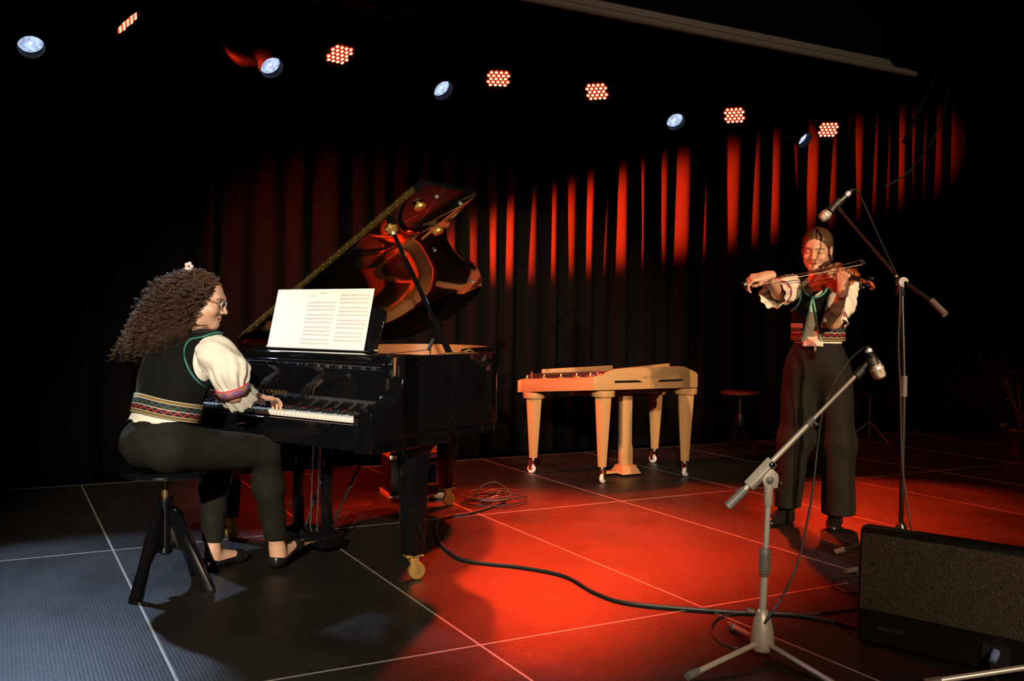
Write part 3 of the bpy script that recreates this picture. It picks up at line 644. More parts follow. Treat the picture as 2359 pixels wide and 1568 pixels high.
# black stand in front of the violinist
bs = (3.349, -1.843, 0.0)
bst = thing('microphone_stand', 'tall black boom microphone stand behind the floor monitor', 'mic stand', bs)
ck = depth_pt(2078, 650, 4.6)
MB().tube([(bs[0],bs[1],0.10),(bs[0],bs[1],0.87)], 0.0115, 12).build('lower_pole', 'black_metal', bst)
MB().tube([(bs[0],bs[1],0.80),(bs[0],bs[1],0.90)], 0.0150, 12).build('pole_grip', 'dark_grey', bst)
MB().tube([(bs[0],bs[1],0.88),(ck[0],ck[1],ck[2]-0.02)], 0.0085, 12).build('upper_pole', 'black_metal', bst)
bmt = depth_pt(1938, 486, 4.95); cwt = depth_pt(2178, 724, 4.40); bd = N(bmt-cwt)
MB().tube([ck-bd*0.03, bmt], 0.0080, 10).build('boom', 'black_metal', bst)
MB().tube([ck+bd*0.04, cwt+bd*0.09], 0.0115, 10).build('boom_tail', 'black_metal', bst)
MB().tube([cwt+bd*0.10, cwt], 0.0155, 14).build('counterweight', 'dark_grey', bst)
MB().lathe([(0.024,-0.02),(0.026,0),(0.024,0.02)], ck, -FW, 16).build('clutch', 'black_metal', bst)
MB().box(ck-np.array((0,0,0.035)), (0.034,0.034,0.06)).build('clutch_fork', 'black_metal', bst, bevel=0.006)
MB().tube([ck-RT*0.012-np.array((0,0,0.01)), ck-RT*0.022-np.array((0,0,0.06))], 0.0045, 8).build('clutch_lever', 'chrome', bst)
MB().lathe([(0.004,-0.008),(0.009,0),(0.004,0.008)], ck-RT*0.030+UP*0.03, -FW, 12).build('clutch_screw', 'chrome', bst)
stand_legs(bst, bs, [(bs[0]+0.28,bs[1]+0.06,0.014),(bs[0]-0.18,bs[1]+0.24,0.014),(bs[0]-0.06,bs[1]-0.30,0.014)], 0.14, 'black_metal')
MB().lathe([(0.022,0.09),(0.028,0.11),(0.026,0.17),(0.016,0.19)], (bs[0],bs[1],0), seg=16).build('leg_hub', 'black_metal', bst)
mh = depth_pt(1890, 506, 5.02); mt = depth_pt(1964, 436, 5.0)
microphone('microphone', 'silver headed microphone pointing down above the violinist\'s head', mh, mt, 0.027)
clp = MB().tube([depth_pt(1912,486,5.0), depth_pt(1934,462,5.0)], 0.0225, 14, caps=False); clp.tube([bmt, depth_pt(1924,473,5.0)], 0.010, 10)
clp.build('mic_clip', 'black_plastic', bst)
pth = [mt, depth_pt(1975,440,5.0), depth_pt(1990,468,4.95), depth_pt(2020,535,4.85), depth_pt(2050,600,4.7), depth_pt(2068,640,4.6), depth_pt(2073,680,4.58), depth_pt(2070,800,4.58), depth_pt(2074,900,4.58), depth_pt(2078,1060,4.58), depth_pt(2090,1160,4.56), depth_pt(2098,1215,4.55), floor_pt(2105,1290,0.008), floor_pt(2000,1330,0.008), floor_pt(1955,1340,0.008)]
tag(MB().tube(cr(pth, 6), 0.0042, 6).build('microphone_cable', 'rubber'), 'black cable running from the upper microphone down the black stand', 'cable')
# grey stand in the foreground
gs = (1.795, -2.556, 0.0)
gst = thing('microphone_stand', 'grey boom microphone stand in the right foreground, tilted boom', 'mic stand', gs)
gj = np.array((1.811, -2.556, 0.615))
MB().tube([(gs[0],gs[1],0.17),(1.803,-2.556,0.375)], 0.0125, 16).build('lower_pole', 'grey_paint', gst)
gr = MB().lathe([(0.013,0),(0.0165,0.006),(0.0185,0.025),(0.0185,0.075),(0.0165,0.092),(0.012,0.098)], (1.799,-2.556,0.285), (0.02,0,1), 18).build('pole_grip', 'dark_grey', gst)
for k in range(7):
    for j in range(4):
        a = math.radians(180+j*45+(22 if k % 2 else 0)); MB().lathe([(0.0035,0),(0.003,0.0022),(0,0.003)], (1.799+0.0182*math.cos(a),-2.556+0.0182*math.sin(a),0.300+k*0.0105), (math.cos(a),math.sin(a),0), 6, caps=False).build('grip_stud', 'dark_grey', gr, off=gs)
MB().tube([(1.803,-2.556,0.36),(gj[0],gj[1],gj[2]-0.07)], 0.0100, 14).build('upper_pole', 'grey_paint', gst)
MB().lathe([(0.012,-0.005),(0.015,0.0),(0.0155,0.05),(0.017,0.07)], (gj[0]-0.001,gj[1],gj[2]-0.085), (0.02,0,1), 16).build('joint_socket', 'grey_paint', gst)
bdir = N(depth_pt(1990,845,3.24)-depth_pt(1690,1155,3.24)); jc = depth_pt(1776,1103,3.24)
jn = MB(); pd = np.cross(bdir, FW); pd = N(pd); pd = pd if pd[2] > 0 else -pd
ar = depth_pt(1768,1078,3.24)
def jb(a, b, d): return jc+RT*a+UP*b+FW*d
jn.prism([(-0.022,-0.03),(0.020,-0.03),(0.024,0.0),(0.022,0.018),(0.006,0.034),(-0.02,0.04),(-0.045,0.028)], jb, -0.013, 0.013); jn.build('joint_plate', 'grey_paint', gst, bevel=0.003)
s0 = depth_pt(1738,1108,3.235); s1 = depth_pt(1775,1066,3.235)
MB().tube([depth_pt(1725,1120,3.24), depth_pt(1780,1062,3.24)], 0.0235, 4).build('boom_bracket', 'grey_paint', gst, bevel=0.003)
for (px, py, rr) in ((1774,1105,0.0115),(1778,1070,0.0105)):
    MB().lathe([(rr,0),(rr,0.006),(rr*0.5,0.010)], depth_pt(px,py,3.222), -FW, 16).build('joint_bolt', 'dark_grey' if rr > 0.011 else 'chrome', gst)
MB().tube([depth_pt(1785,1106,3.24), depth_pt(1798,1112,3.23)], 0.003, 6).build('lever_arm', 'black_metal', gst)
MB().lathe([(0.0,-0.008),(0.007,-0.004),(0.007,0.004),(0.0,0.008)], depth_pt(1799,1113,3.23), RT, 12, caps=False).build('lever_knob', 'rubber', gst)
MB().tube([depth_pt(1705,1138,3.24), depth_pt(1868,971,3.24)], 0.0095, 14).build('boom_outer_tube', 'grey_paint', gst)
MB().tube([depth_pt(1866,973,3.24), depth_pt(1972,864,3.24)], 0.0072, 14).build('boom_inner_tube', 'grey_paint', gst)
MB().tube([depth_pt(1861,978,3.24), depth_pt(1874,964,3.24)], 0.0135, 14).build('boom_clamp', 'dark_grey', gst)
MB().tube([depth_pt(1874,972,3.235), depth_pt(1884,979,3.23)], 0.008, 10).build('clamp_screw', 'black_plastic', gst)
MB().tube([depth_pt(1676,1167,3.24), depth_pt(1716,1127,3.24)], 0.0155, 16).build('counterweight', 'dark_grey', gst)
MB().lathe([(0.034,0.035),(0.040,0.045),(0.041,0.07),(0.036,0.11),(0.028,0.145),(0.018,0.170),(0.0145,0.174)], (gs[0],gs[1],0.0), seg=24).build('tripod_hub', 'grey_paint', gst)
MB().tube([(gs[0]-0.03*RT[0],gs[1]-0.03*RT[1],0.165), (gs[0]-0.055*RT[0],gs[1]-0.055*RT[1],0.17)], 0.010, 12).build('hub_screw', 'dark_grey', gst)
stand_legs(gst, gs, [floor_pt(1583,1558,0.016), floor_pt(1985,1612,0.016), (gs[0]+0.12,gs[1]+0.30,0.016)], 0.065, 'grey_paint')
gh = depth_pt(2026,864,3.235); gt = depth_pt(1998,799,3.26)
microphone('microphone', 'black microphone with a silver head hanging from the grey boom', depth_pt(2030,873,3.23), depth_pt(1996,797,3.26), 0.023)
gc = MB().tube([depth_pt(1972,866,3.24), depth_pt(1986,850,3.24)], [0.0155,0.014], 14)
gc.tube(cr([depth_pt(1984,852,3.24), depth_pt(1996,838,3.24), depth_pt(2004,828,3.24)], 4), 0.009, 8); gc.tube([depth_pt(2006,826,3.24), depth_pt(2013,842,3.237)], 0.0215, 14, caps=False)
gc.build('mic_clip', 'black_plastic', gst)
pth = [depth_pt(1996,797,3.26), depth_pt(1985,804,3.27), depth_pt(1958,828,3.29), depth_pt(1922,880,3.30), depth_pt(1895,950,3.30), depth_pt(1882,1040,3.30), depth_pt(1872,1130,3.28), depth_pt(1858,1210,3.25), depth_pt(1838,1295,3.22), depth_pt(1802,1375,3.20), depth_pt(1762,1435,3.21), floor_pt(1725,1478,0.02), floor_pt(1695,1492,0.006), floor_pt(1655,1475,0.006), floor_pt(1638,1445,0.006), floor_pt(1660,1420,0.006), floor_pt(1720,1411,0.006), floor_pt(1820,1414,0.006), floor_pt(1900,1411,0.006), floor_pt(1985,1402,0.006), floor_pt(2080,1400,0.006)]
tag(MB().tube(cr(pth, 6), 0.0040, 6).build('microphone_cable', 'rubber'), 'thin black cable looping from the lower microphone to the floor around the grey stand', 'cable')
# leg of a further stand, mostly outside the frame
fs = floor_pt(2560, 1500, 0.14); fs[2] = 0.0
fst = thing('microphone_stand', 'bare metal stand leg reaching in at the bottom right corner', 'mic stand', tuple(fs))
stand_legs(fst, fs, [floor_pt(2130,1572,0.016), fs+np.array((0.25,0.12,0.016)), fs+np.array((0.02,-0.30,0.016))], 0.13, 'alu')
MB().lathe([(0.030,0.10),(0.034,0.13),(0.022,0.17),(0.012,0.20)], tuple(fs), seg=16).build('leg_hub', 'alu', fst)
MB().tube([fs+np.array((0,0,0.1)), fs+np.array((0,0,1.0))], 0.009, 10).build('pole', 'alu', fst)
# ================================================================== floor monitor
mo = np.array((2.228,-2.575,0.0)); mdir = N((0.36,-0.933,0)); mback = np.array((0.933,0.36,0))
mon = thing('floor_monitor', 'black wedge floor monitor speaker with a grey speckled front grille', 'speaker', tuple(mo))
def mp_(s, b, z): return mo+mdir*s+mback*b+np.array((0,0,z))
LEN = 0.64
body = [(0.012,0.0),(0.004,0.02),(0.004,0.115),(0.0,0.122),(0.016,0.405),(0.030,0.418),(0.085,0.418),(0.33,0.13),(0.33,0.0)]
MB().prism(body, lambda a, b, d: mp_(d, a, b), 0.0, LEN).build('cabinet', 'satin_black', mon, bevel=0.006)
def grille_mat():
    m = mat('speckled_grille_foam', (0.085,0.078,0.060), 0.8, spec=0.3); nt = m.node_tree; b = nt.nodes['Principled BSDF']
    tc = nt.nodes.new('ShaderNodeTexCoord'); n = nt.nodes.new('ShaderNodeTexNoise'); n.inputs['Scale'].default_value = 300; n.inputs['Detail'].default_value = 2
    nt.links.new(tc.outputs['Object'], n.inputs['Vector']); r = nt.nodes.new('ShaderNodeValToRGB'); r.color_ramp.elements[0].position = 0.42; r.color_ramp.elements[0].color = (0.016,0.014,0.011,1); r.color_ramp.elements[1].position = 0.62; r.color_ramp.elements[1].color = (0.10,0.088,0.06,1)
    nt.links.new(n.outputs['Fac'], r.inputs[0]); nt.links.new(r.outputs[0], b.inputs['Base Color'])
    bp = nt.nodes.new('ShaderNodeBump'); bp.inputs['Strength'].default_value = 0.5; bp.inputs['Distance'].default_value = 0.003; nt.links.new(n.outputs['Fac'], bp.inputs['Height']); nt.links.new(bp.outputs[0], b.inputs['Normal']); return m
M['grille'] = grille_mat()
MB().prism([(-0.006,0.130),(0.002,0.124),(0.018,0.398),(0.009,0.400)], lambda a, b, d: mp_(d, a, b), 0.010, LEN-0.010).build('grille', 'grille', mon, bevel=0.002)
for (s, z) in ((0.05,0.29),(0.58,0.29),(0.05,0.16)):
    MB().lathe([(0.006,0),(0.005,0.002)], mp_(s, -0.005+(z-0.13)*0.055, z), -mback, 12).build('grille_screw', 'satin_black', mon)
MB().box(mp_(0.46,0.002,0.062), (0.085,0.004,0.07), np.array((mdir, mback, (0,0,1))).T).build('connector_plate', 'black_plastic', mon)
MB().box(mp_(0.12,0.002,0.07), (0.09,0.006,0.014), np.array((mdir, mback, (0,0,1))).T).build('handle_slot', 'black_plastic', mon)
pg_ = thing('speaker_plug', 'small blue plug and cable at the bottom of the floor monitor', 'plug', tuple(mp_(0.46,-0.02,0.06)))
MB().lathe([(0.013,0),(0.014,0.02),(0.010,0.045)], mp_(0.46,0.0,0.075), N(-mback+np.array((0,0,-0.5))), 14).build('plug_body', mat('blue_plug', (0.20,0.32,0.75), 0.4), pg_)
MB().tube(cr([mp_(0.46,-0.04,0.052), mp_(0.47,-0.08,0.025), mp_(0.53,-0.13,0.008), mp_(0.65,-0.17,0.006), mp_(0.85,-0.2,0.006)], 5), 0.0045, 6).build('lead', 'rubber', pg_)
# ================================================================== cables on the floor
pix = [(1100,1150),(1150,1132),(1165,1142),(1150,1160),(1085,1181),(1032,1190),(1006,1206),(1008,1238),(1035,1270),(1080,1291),(1200,1305),(1300,1325),(1370,1363),(1440,1386),(1560,1399),(1700,1409),(1830,1415),(1960,1441),(2080,1483),(2200,1512),(2359,1530),(2460,1535)]
tag(MB().tube(cr([floor_pt(*p, z=0.009) for p in pix], 8), 0.0085, 8).build('floor_cable', 'rubber'), 'thick black cable snaking across the stage from the piano to the right foreground', 'cable')
rc = random.Random(11); pth = []
for k in range(90):
    a = k*0.42; r = 0.10+0.07*math.sin(k*0.13)+0.02*rc.random(); pth.append((2.235+1.25*r*math.cos(a), 0.30+r*math.sin(a), 0.006+0.0006*k+0.012*rc.random()))
tag(MB().tube(cr(pth, 3), 0.0048, 6).build('coiled_cable', 'rubber'), 'tangled coil of black cable on the floor behind the piano rear leg', 'cable')
lp = cr([(2.10,0.30,0.05),(2.16,0.30,0.11),(2.24,0.28,0.13),(2.31,0.25,0.08),(2.30,0.22,0.02)], 6)
tag(MB().tube(lp, 0.0045, 6).build('cable_loop', 'rubber'), 'standing loop of black cable on top of the coil behind the piano', 'cable')
xl = thing('cable_connector', 'small silver plug connector lying beside the cable coil behind the piano', 'connector', tuple(floor_pt(1140,1146)))
p0 = floor_pt(1146,1143,0.022); p1 = floor_pt(1128,1150,0.022)
MB().tube([p0, p1], 0.010, 12).build('shell', 'alu', xl); MB().tube([p1, p1+(p1-p0)*1.2], [0.009,0.005], 10).build('boot', 'rubber', xl)
pix = [(2000,1360),(1965,1366),(1925,1352),(1912,1338),(1925,1330),(1965,1326),(2010,1322)]
tag(MB().tube(cr([floor_pt(*p, z=0.006) for p in pix], 6), 0.0045, 6).build('monitor_cable', 'rubber'), 'short black cable loop on the floor left of the floor monitor', 'cable')
sp = thing('cable_connector', 'grey cable plug on the floor at the left edge of the monitor', 'connector', tuple(floor_pt(1958,1318)))
MB().tube([floor_pt(1948,1316,0.014), floor_pt(1972,1310,0.014)], 0.012, 12).build('shell', 'dark_grey', sp)
pix = [(640,1085),(720,1092),(800,1075),(880,1078),(930,1095)]
tag(MB().tube(cr([floor_pt(*p, z=0.006) for p in pix], 6), 0.005, 6).build('rear_cable', 'rubber'), 'dark cable lying on the floor behind the piano, in front of the curtain', 'cable')
# ================================================================== flight case behind the piano
cp = floor_pt(985,1150); ca = math.radians(-8)
fc = thing('flight_case', 'small black flight case with shiny aluminium edges behind the piano leg', 'case', (cp[0]+0.02,cp[1]+0.14,0), ca, world=False)
MB().box((-0.04,0,0.152),(0.40,0.30,0.29)).build('case_body', mat('black_laminate', (0.012,0.012,0.013), 0.4), fc, bevel=0.004)
for z in (0.022, 0.285):
    mb = MB()
    for sy in (-1, 1): mb.box((-0.04,sy*0.148,z),(0.41,0.012,0.038))
    for sx in (-1, 1): mb.box((-0.04+sx*0.20,0,z),(0.012,0.300,0.038))
    mb.build('edge_profile', 'alu', fc, bevel=0.003)
mb = MB().box((0.02,-0.152,0.165),(0.085,0.004,0.15)); hd = mb.build('handle_dish', 'alu', fc, bevel=0.002)
MB().box((0.02,-0.156,0.165),(0.055,0.006,0.11)).build('handle_recess', 'void_black', hd)
MB().tube(cr([(0.02,-0.158,0.215),(0.02,-0.172,0.20),(0.02,-0.172,0.13),(0.02,-0.158,0.115)], 4), 0.008, 8).build('handle', 'black_plastic', hd)
for sx in (-1, 1):
    for z in (0.022, 0.285): MB().box((-0.04+sx*0.185,-0.152,z),(0.05,0.010,0.05)).build('corner_cap', 'chrome', fc, bevel=0.006)
# ================================================================== things in the dark at the back right
def bent_stool(c, label):
    o = thing('bentwood_stool', label, 'stool', (c[0],c[1],0))
    MB().lathe([(0.15,0.50),(0.175,0.505),(0.18,0.52),(0.165,0.532),(0.0,0.535)], (c[0],c[1],0), seg=28).build('seat', mat('dark_stained_wood', (0.10,0.03,0.015), 0.25, coat=0.4), o)
    MB().lathe([(0.018,0.30),(0.018,0.50)], (c[0],c[1],0), seg=12).build('screw', 'black_metal', o)
    MB().lathe([(0.03,0.22),(0.045,0.26),(0.035,0.32)], (c[0],c[1],0), seg=14).build('hub', 'satin_black', o)
    for k in range(4):
        a = 0.3+k*PI/2; d = np.array((math.cos(a), math.sin(a), 0)); cc = np.array((c[0],c[1],0))
        MB().tube(cr([cc+d*0.03+np.array((0,0,0.30)), cc+d*0.05+np.array((0,0,0.2)), cc+d*0.10+np.array((0,0,0.08)), cc+d*0.19+np.array((0,0,0.010))], 5), 0.010, 8).build('leg', 'lacquer', o)
    MB().tube([np.array((c[0]+0.085*math.cos(a),c[1]+0.085*math.sin(a),0.11)) for a in np.linspace(0, 2*PI, 25)], 0.006, 6).build('foot_ring', 'lacquer', o)
bent_stool(floor_pt(1703,1036), 'dark bentwood stool standing in the dark left of the violinist')
c = floor_pt(2003,1018)
tsd = thing('tripod_stand', 'low black tripod stand in the dark right of the violinist', 'stand', (c[0],c[1],0))
MB().tube([(c[0],c[1],0.05),(c[0],c[1],0.46)], 0.011, 8).build('pole', 'black_metal', tsd)
MB().box((c[0],c[1],0.475),(0.20,0.05,0.02)).build('top_plate', 'black_metal', tsd, bevel=0.004)
for a in (0.5, 2.6, 4.7):
    d = np.array((math.cos(a), math.sin(a), 0)); MB().tube([np.array((c[0],c[1],0.20)), np.array((c[0],c[1],0.0))+d*0.24+np.array((0,0,0.010))], 0.008, 8).build('leg', 'black_metal', tsd)
c = floor_pt(2350,1045); rp_ = random.Random(5)
plt = thing('potted_plant', 'dark leafy potted plant in the shadows at the right edge', 'plant', (c[0],c[1],0))
MB().lathe([(0.11,0.0),(0.15,0.20),(0.16,0.21),(0.16,0.24),(0.14,0.24)], (c[0],c[1],0), seg=20).build('pot', 'satin_black', plt)
M['leaf'] = mat('dark_green_leaf', (0.05,0.09,0.02), 0.45)
for k in range(70):
    a = rp_.uniform(0, 2*PI); r = rp_.uniform(0.05,0.30); z = rp_.uniform(0.26,0.75); l = rp_.uniform(0.05,0.10); wd = l*0.35
    b0 = np.array((c[0]+r*0.7*math.cos(a), c[1]+r*0.7*math.sin(a), z)); d = N((math.cos(a), math.sin(a), rp_.uniform(-0.5,0.6))); s_ = N(np.cross(d, (0,0,1)))
    up_ = np.cross(s_, d)
    mb = MB().add([b0, b0+d*l*0.5+s_*wd+up_*0.008, b0+d*l, b0+d*l*0.5-s_*wd+up_*0.008, b0+d*l*0.5], [(0,1,4),(1,2,4),(2,3,4),(3,0,4)]); mb.build('leaf', 'leaf', plt, smooth=0)
stm = MB()
for k in range(9):
    a = k*0.7; stm.tube(cr([(c[0],c[1],0.22),(c[0]+0.06*math.cos(a),c[1]+0.06*math.sin(a),0.42),(c[0]+0.17*math.cos(a),c[1]+0.17*math.sin(a),0.68)], 4), 0.004, 5)
tag(stm.build('stems', 'leaf', plt), kind='stuff')
# ================================================================== adjustable piano stool
sx_, sy_ = 0.118, -0.825
stl = thing('piano_stool', 'round black adjustable piano stool under the seated pianist', 'stool', (sx_, sy_, 0))
MB().lathe([(0.0,0.482),(0.165,0.484),(0.178,0.490),(0.180,0.500),(0.172,0.512),(0.0,0.514)], (sx_,sy_,0), seg=40, caps=False).build('seat', 'lacquer', stl)
th_ = []
for k in range(70): th_.append((0.0125+0.0014*math.sin(k*PI), 0.30+k*0.0026)); th_.append((0.0142, 0.3013+k*0.0026))
MB().lathe(th_, (sx_,sy_,0), seg=14).build('screw_spindle', mat('dull_brass_screw', (0.42,0.34,0.20), 0.35, 0.9), stl)
MB().lathe([(0.024,0.155),(0.034,0.165),(0.034,0.375),(0.036,0.378),(0.036,0.388),(0.015,0.390)], (sx_,sy_,0), seg=24).build('column', 'lacquer', stl)
f1 = floor_pt(310,1388); f2 = floor_pt(484,1360); cc = np.array((sx_,sy_,0)); rr = np.linalg.norm(f1-cc); f3 = floor_pt(452,1322)
for ft in (f1, f2, f3):
    d = N(ft-cc); L = np.linalg.norm(ft-cc); n = np.array((-d[1],d[0],0))
    pr2 = [(0.02,0.345),(0.045,0.350),(0.060,0.335),(0.095,0.265),(L*0.78,0.14),(L+0.018,0.012),(L+0.02,0.0),(L-0.030,0.0),(L-0.045,0.045),(L*0.58,0.135),(L*0.42,0.170),(0.02,0.185)]
    def fn(a, b, k, d=d, n=n): return cc+d*a+n*k+np.array((0,0,b))
    MB().prism(pr2, fn, -0.019, 0.019).build('leg', 'lacquer', stl, bevel=0.006, bseg=2)
# ================================================================== people: smooth implicit surfaces meshed with surface nets
def smin(a, b, k):
    if k <= 0: return np.minimum(a, b)
    h = np.maximum(k-np.abs(a-b), 0)/k
    return np.minimum(a, b)-h*h*k*0.25
def cap(a, b, ra, rb=None, k=0.02, sq=None, sign=1):
    a = np.array(a, float); b = np.array(b, float); rb = ra if rb is None else rb; s = 1.0; n = None
    if sq is not None: n = N(sq[0]); s = sq[1]
    def f(X, Y, Z):
        x, y, z = X-a[0], Y-a[1], Z-a[2]; e = b-a
        if n is not None:
            m = (x*n[0]+y*n[1]+z*n[2])*(1/s-1); x, y, z = x+m*n[0], y+m*n[1], z+m*n[2]; e = e+n*((e@n)*(1/s-1))
        t = np.clip((x*e[0]+y*e[1]+z*e[2])/max(e@e, 1e-9), 0, 1)
        return np.sqrt((x-t*e[0])**2+(y-t*e[1])**2+(z-t*e[2])**2)-(ra+(rb-ra)*t)
    R_ = max(ra, rb)*max(1, s)
    return (f, np.minimum(a, b)-R_, np.maximum(a, b)+R_, k, sign)
def ell(c, r, k=0.02, R=None, sign=1):
    c = np.array(c, float); r = np.array(r, float); Q = np.eye(3) if R is None else np.array(R)
    def f(X, Y, Z):
        x, y, z = X-c[0], Y-c[1], Z-c[2]
        u, v, w_ = x*Q[0,0]+y*Q[1,0]+z*Q[2,0], x*Q[0,1]+y*Q[1,1]+z*Q[2,1], x*Q[0,2]+y*Q[1,2]+z*Q[2,2]
        k0 = np.sqrt((u/r[0])**2+(v/r[1])**2+(w_/r[2])**2); k1 = np.sqrt((u/r[0]**2)**2+(v/r[1]**2)**2+(w_/r[2]**2)**2)+1e-9
        return k0*(k0-1)/k1
    m = float(max(r)); return (f, c-m, c+m, k, sign)
def ev(ops, P):
    P = np.asarray(P, float); F = np.full(P.shape[0], 1.0)
    for (f, lo, hi, k, s) in ops:
        d = f(P[:,0], P[:,1], P[:,2]); F = smin(F, d, k) if s > 0 else -smin(-F, d, k)
    return F
def surface(ops, h, post=None, pad=0.03):
    lo = np.min([o[1] for o in ops if o[4] > 0], axis=0)-pad; hi = np.max([o[2] for o in ops if o[4] > 0], axis=0)+pad
    n = np.ceil((hi-lo)/h).astype(int)+1; ax = [(lo[i]+h*np.arange(n[i])).astype(np.float32) for i in range(3)]
    F = np.full(n, 1.0, np.float32)
    for (f, l, u, k, s) in ops:
        m = k+3*h+0.012; i0 = np.maximum(((l-m-lo)/h).astype(int), 0); i1 = np.minimum(((u+m-lo)/h).astype(int)+2, n)
        if (i1 <= i0).any(): continue
        sl = tuple(slice(a, b) for a, b in zip(i0, i1))
        d = f(ax[0][sl[0]][:,None,None], ax[1][sl[1]][None,:,None], ax[2][sl[2]][None,None,:]).astype(np.float32)
        F[sl] = smin(F[sl], d, k) if s > 0 else -smin(-F[sl], d, k)
    if post is not None: F = post(F, ax[0][:,None,None], ax[1][None,:,None], ax[2][None,None,:]).astype(np.float32)
    F[0] = F[-1] = 1; F[:,0] = F[:,-1] = 1; F[:,:,0] = F[:,:,-1] = 1
    I = F < 0; cnt = np.zeros(n-1, np.uint8)
    for dx in (0, 1):
        for dy in (0, 1):
            for dz in (0, 1): cnt += I[dx:n[0]-1+dx, dy:n[1]-1+dy, dz:n[2]-1+dz]
    act = np.argwhere((cnt > 0) & (cnt < 8)); idx = np.full(n-1, -1, np.int32); idx[act[:,0],act[:,1],act[:,2]] = np.arange(len(act))
    S = np.zeros((len(act), 3)); C_ = np.zeros(len(act))
    corners = [(a, b, c) for a in (0,1) for b in (0,1) for c in (0,1)]
    val = {c: F[act[:,0]+c[0], act[:,1]+c[1], act[:,2]+c[2]] for c in corners}
    for c in corners:
        for d in range(3):
            if c[d] == 0:
                e = list(c); e[d] = 1; e = tuple(e); va, vb = val[c], val[e]; m = (va < 0) != (vb < 0)
                t = np.where(m, va/np.where(m, va-vb, 1), 0); p = np.tile(np.array(c, float), (len(act), 1)); p[:,d] += t
                S[m] += p[m]; C_ += m
    V = lo+h*(act+S/C_[:,None]); faces = []
    for d in range(3):
        u, v = (d+1) % 3, (d+2) % 3; sl0 = [slice(1, -1)]*3; sl0[d] = slice(0, -1); sl1 = list(sl0); sl1[d] = slice(1, None)
        a = I[tuple(sl0)]; b = I[tuple(sl1)]
        for flip, msk in ((False, a & ~b), (True, ~a & b)):
            q = np.argwhere(msk)
            if len(q) == 0: continue
            for k_ in range(3):
                if k_ != d: q[:,k_] += 1
            def g(du, dv):
                w_ = q.copy(); w_[:,u] -= du; w_[:,v] -= dv; return idx[w_[:,0],w_[:,1],w_[:,2]]
            Q = np.stack([g(1,1), g(0,1), g(0,0), g(1,0)], 1)
            faces.append(Q[:, ::-1] if flip else Q)
    return V, np.concatenate(faces)
def skin_obj(name, VF, m, parent, off, color=None, smooth_iter=0):
    V, Fc = VF; me = bpy.data.meshes.new(name); V = np.asarray(V)-np.array(off)
    me.vertices.add(len(V)); me.vertices.foreach_set('co', V.astype(np.float32).ravel())
    me.loops.add(Fc.size); me.loops.foreach_set('vertex_index', Fc.astype(np.int32).ravel())
    me.polygons.add(len(Fc)); me.polygons.foreach_set('loop_start', np.arange(0, Fc.size, 4, dtype=np.int32)); me.polygons.foreach_set('loop_total', np.full(len(Fc), 4, np.int32))
    me.update(calc_edges=True); me.validate(); me.shade_smooth()
    if color is not None:
        ca = me.color_attributes.new('tint', 'FLOAT_COLOR', 'POINT'); cc_ = np.ones((len(V), 4), np.float32); cc_[:,:3] = color; ca.data.foreach_set('color', cc_.ravel())
    return link(name, me, m, parent)
def trace(ops, P0, D, off=0.0, it=40, tmax=0.8):
    """march points P0 along directions D until they meet the surface (offset by off)"""
    P = np.array(P0, float); D = np.array(D, float); D = D/np.linalg.norm(D, axis=1, keepdims=True); t = np.zeros(len(P))
    for _ in range(it): t = np.minimum(t+np.maximum(ev(ops, P+D*t[:,None])-off, -0.01)*0.8, tmax)
    return P+D*t[:,None]
def ribbon(name, A, B, m, parent, off, closed=False, thick=0.003, normal=None, vs=1.0):
    """strip between two paths, UV: u along in metres, v across 0..1"""
    A = np.array(A); B = np.array(B); n = len(A); me = bpy.data.meshes.new(name); nn = n if closed else n-1
    o_ = np.array(off); V = np.concatenate([A, B])-o_; F = [(i, (i+1) % n, n+(i+1) % n, n+i) for i in range(nn)]
    me.from_pydata([tuple(p) for p in V], [], F); L = np.concatenate([[0], np.cumsum(np.linalg.norm(np.diff((A+B)/2, axis=0), axis=1))])
    uv = me.uv_layers.new(name='UVMap')
    for pi, f in enumerate(F):
        for li, vi in zip(me.polygons[pi].loop_indices, f):
            k = vi % n; u = L[k]
            if closed and pi == nn-1 and k == 0: u = L[-1]+np.linalg.norm(A[-1]-A[0])
            uv.data[li].uv = (u, 0.0 if vi < n else 1.0)
    me.shade_smooth(); o = link(name, me, m, parent); s = o.modifiers.new('thickness', 'SOLIDIFY'); s.thickness = thick; s.offset = 0
    return o
def skin_mat(name, base):
    m = mat(name, base, 0.45, spec=0.4); nt = m.node_tree; b = nt.nodes['Principled BSDF']
    a = nt.nodes.new('ShaderNodeVertexColor'); a.layer_name = 'tint'; nt.links.new(a.outputs['Color'], b.inputs['Base Color'])
    b.inputs['Subsurface Weight'].default_value = 0.12; b.inputs['Subsurface Radius'].default_value = (0.012, 0.005, 0.003); b.inputs['Subsurface Scale'].default_value = 0.6
    return m
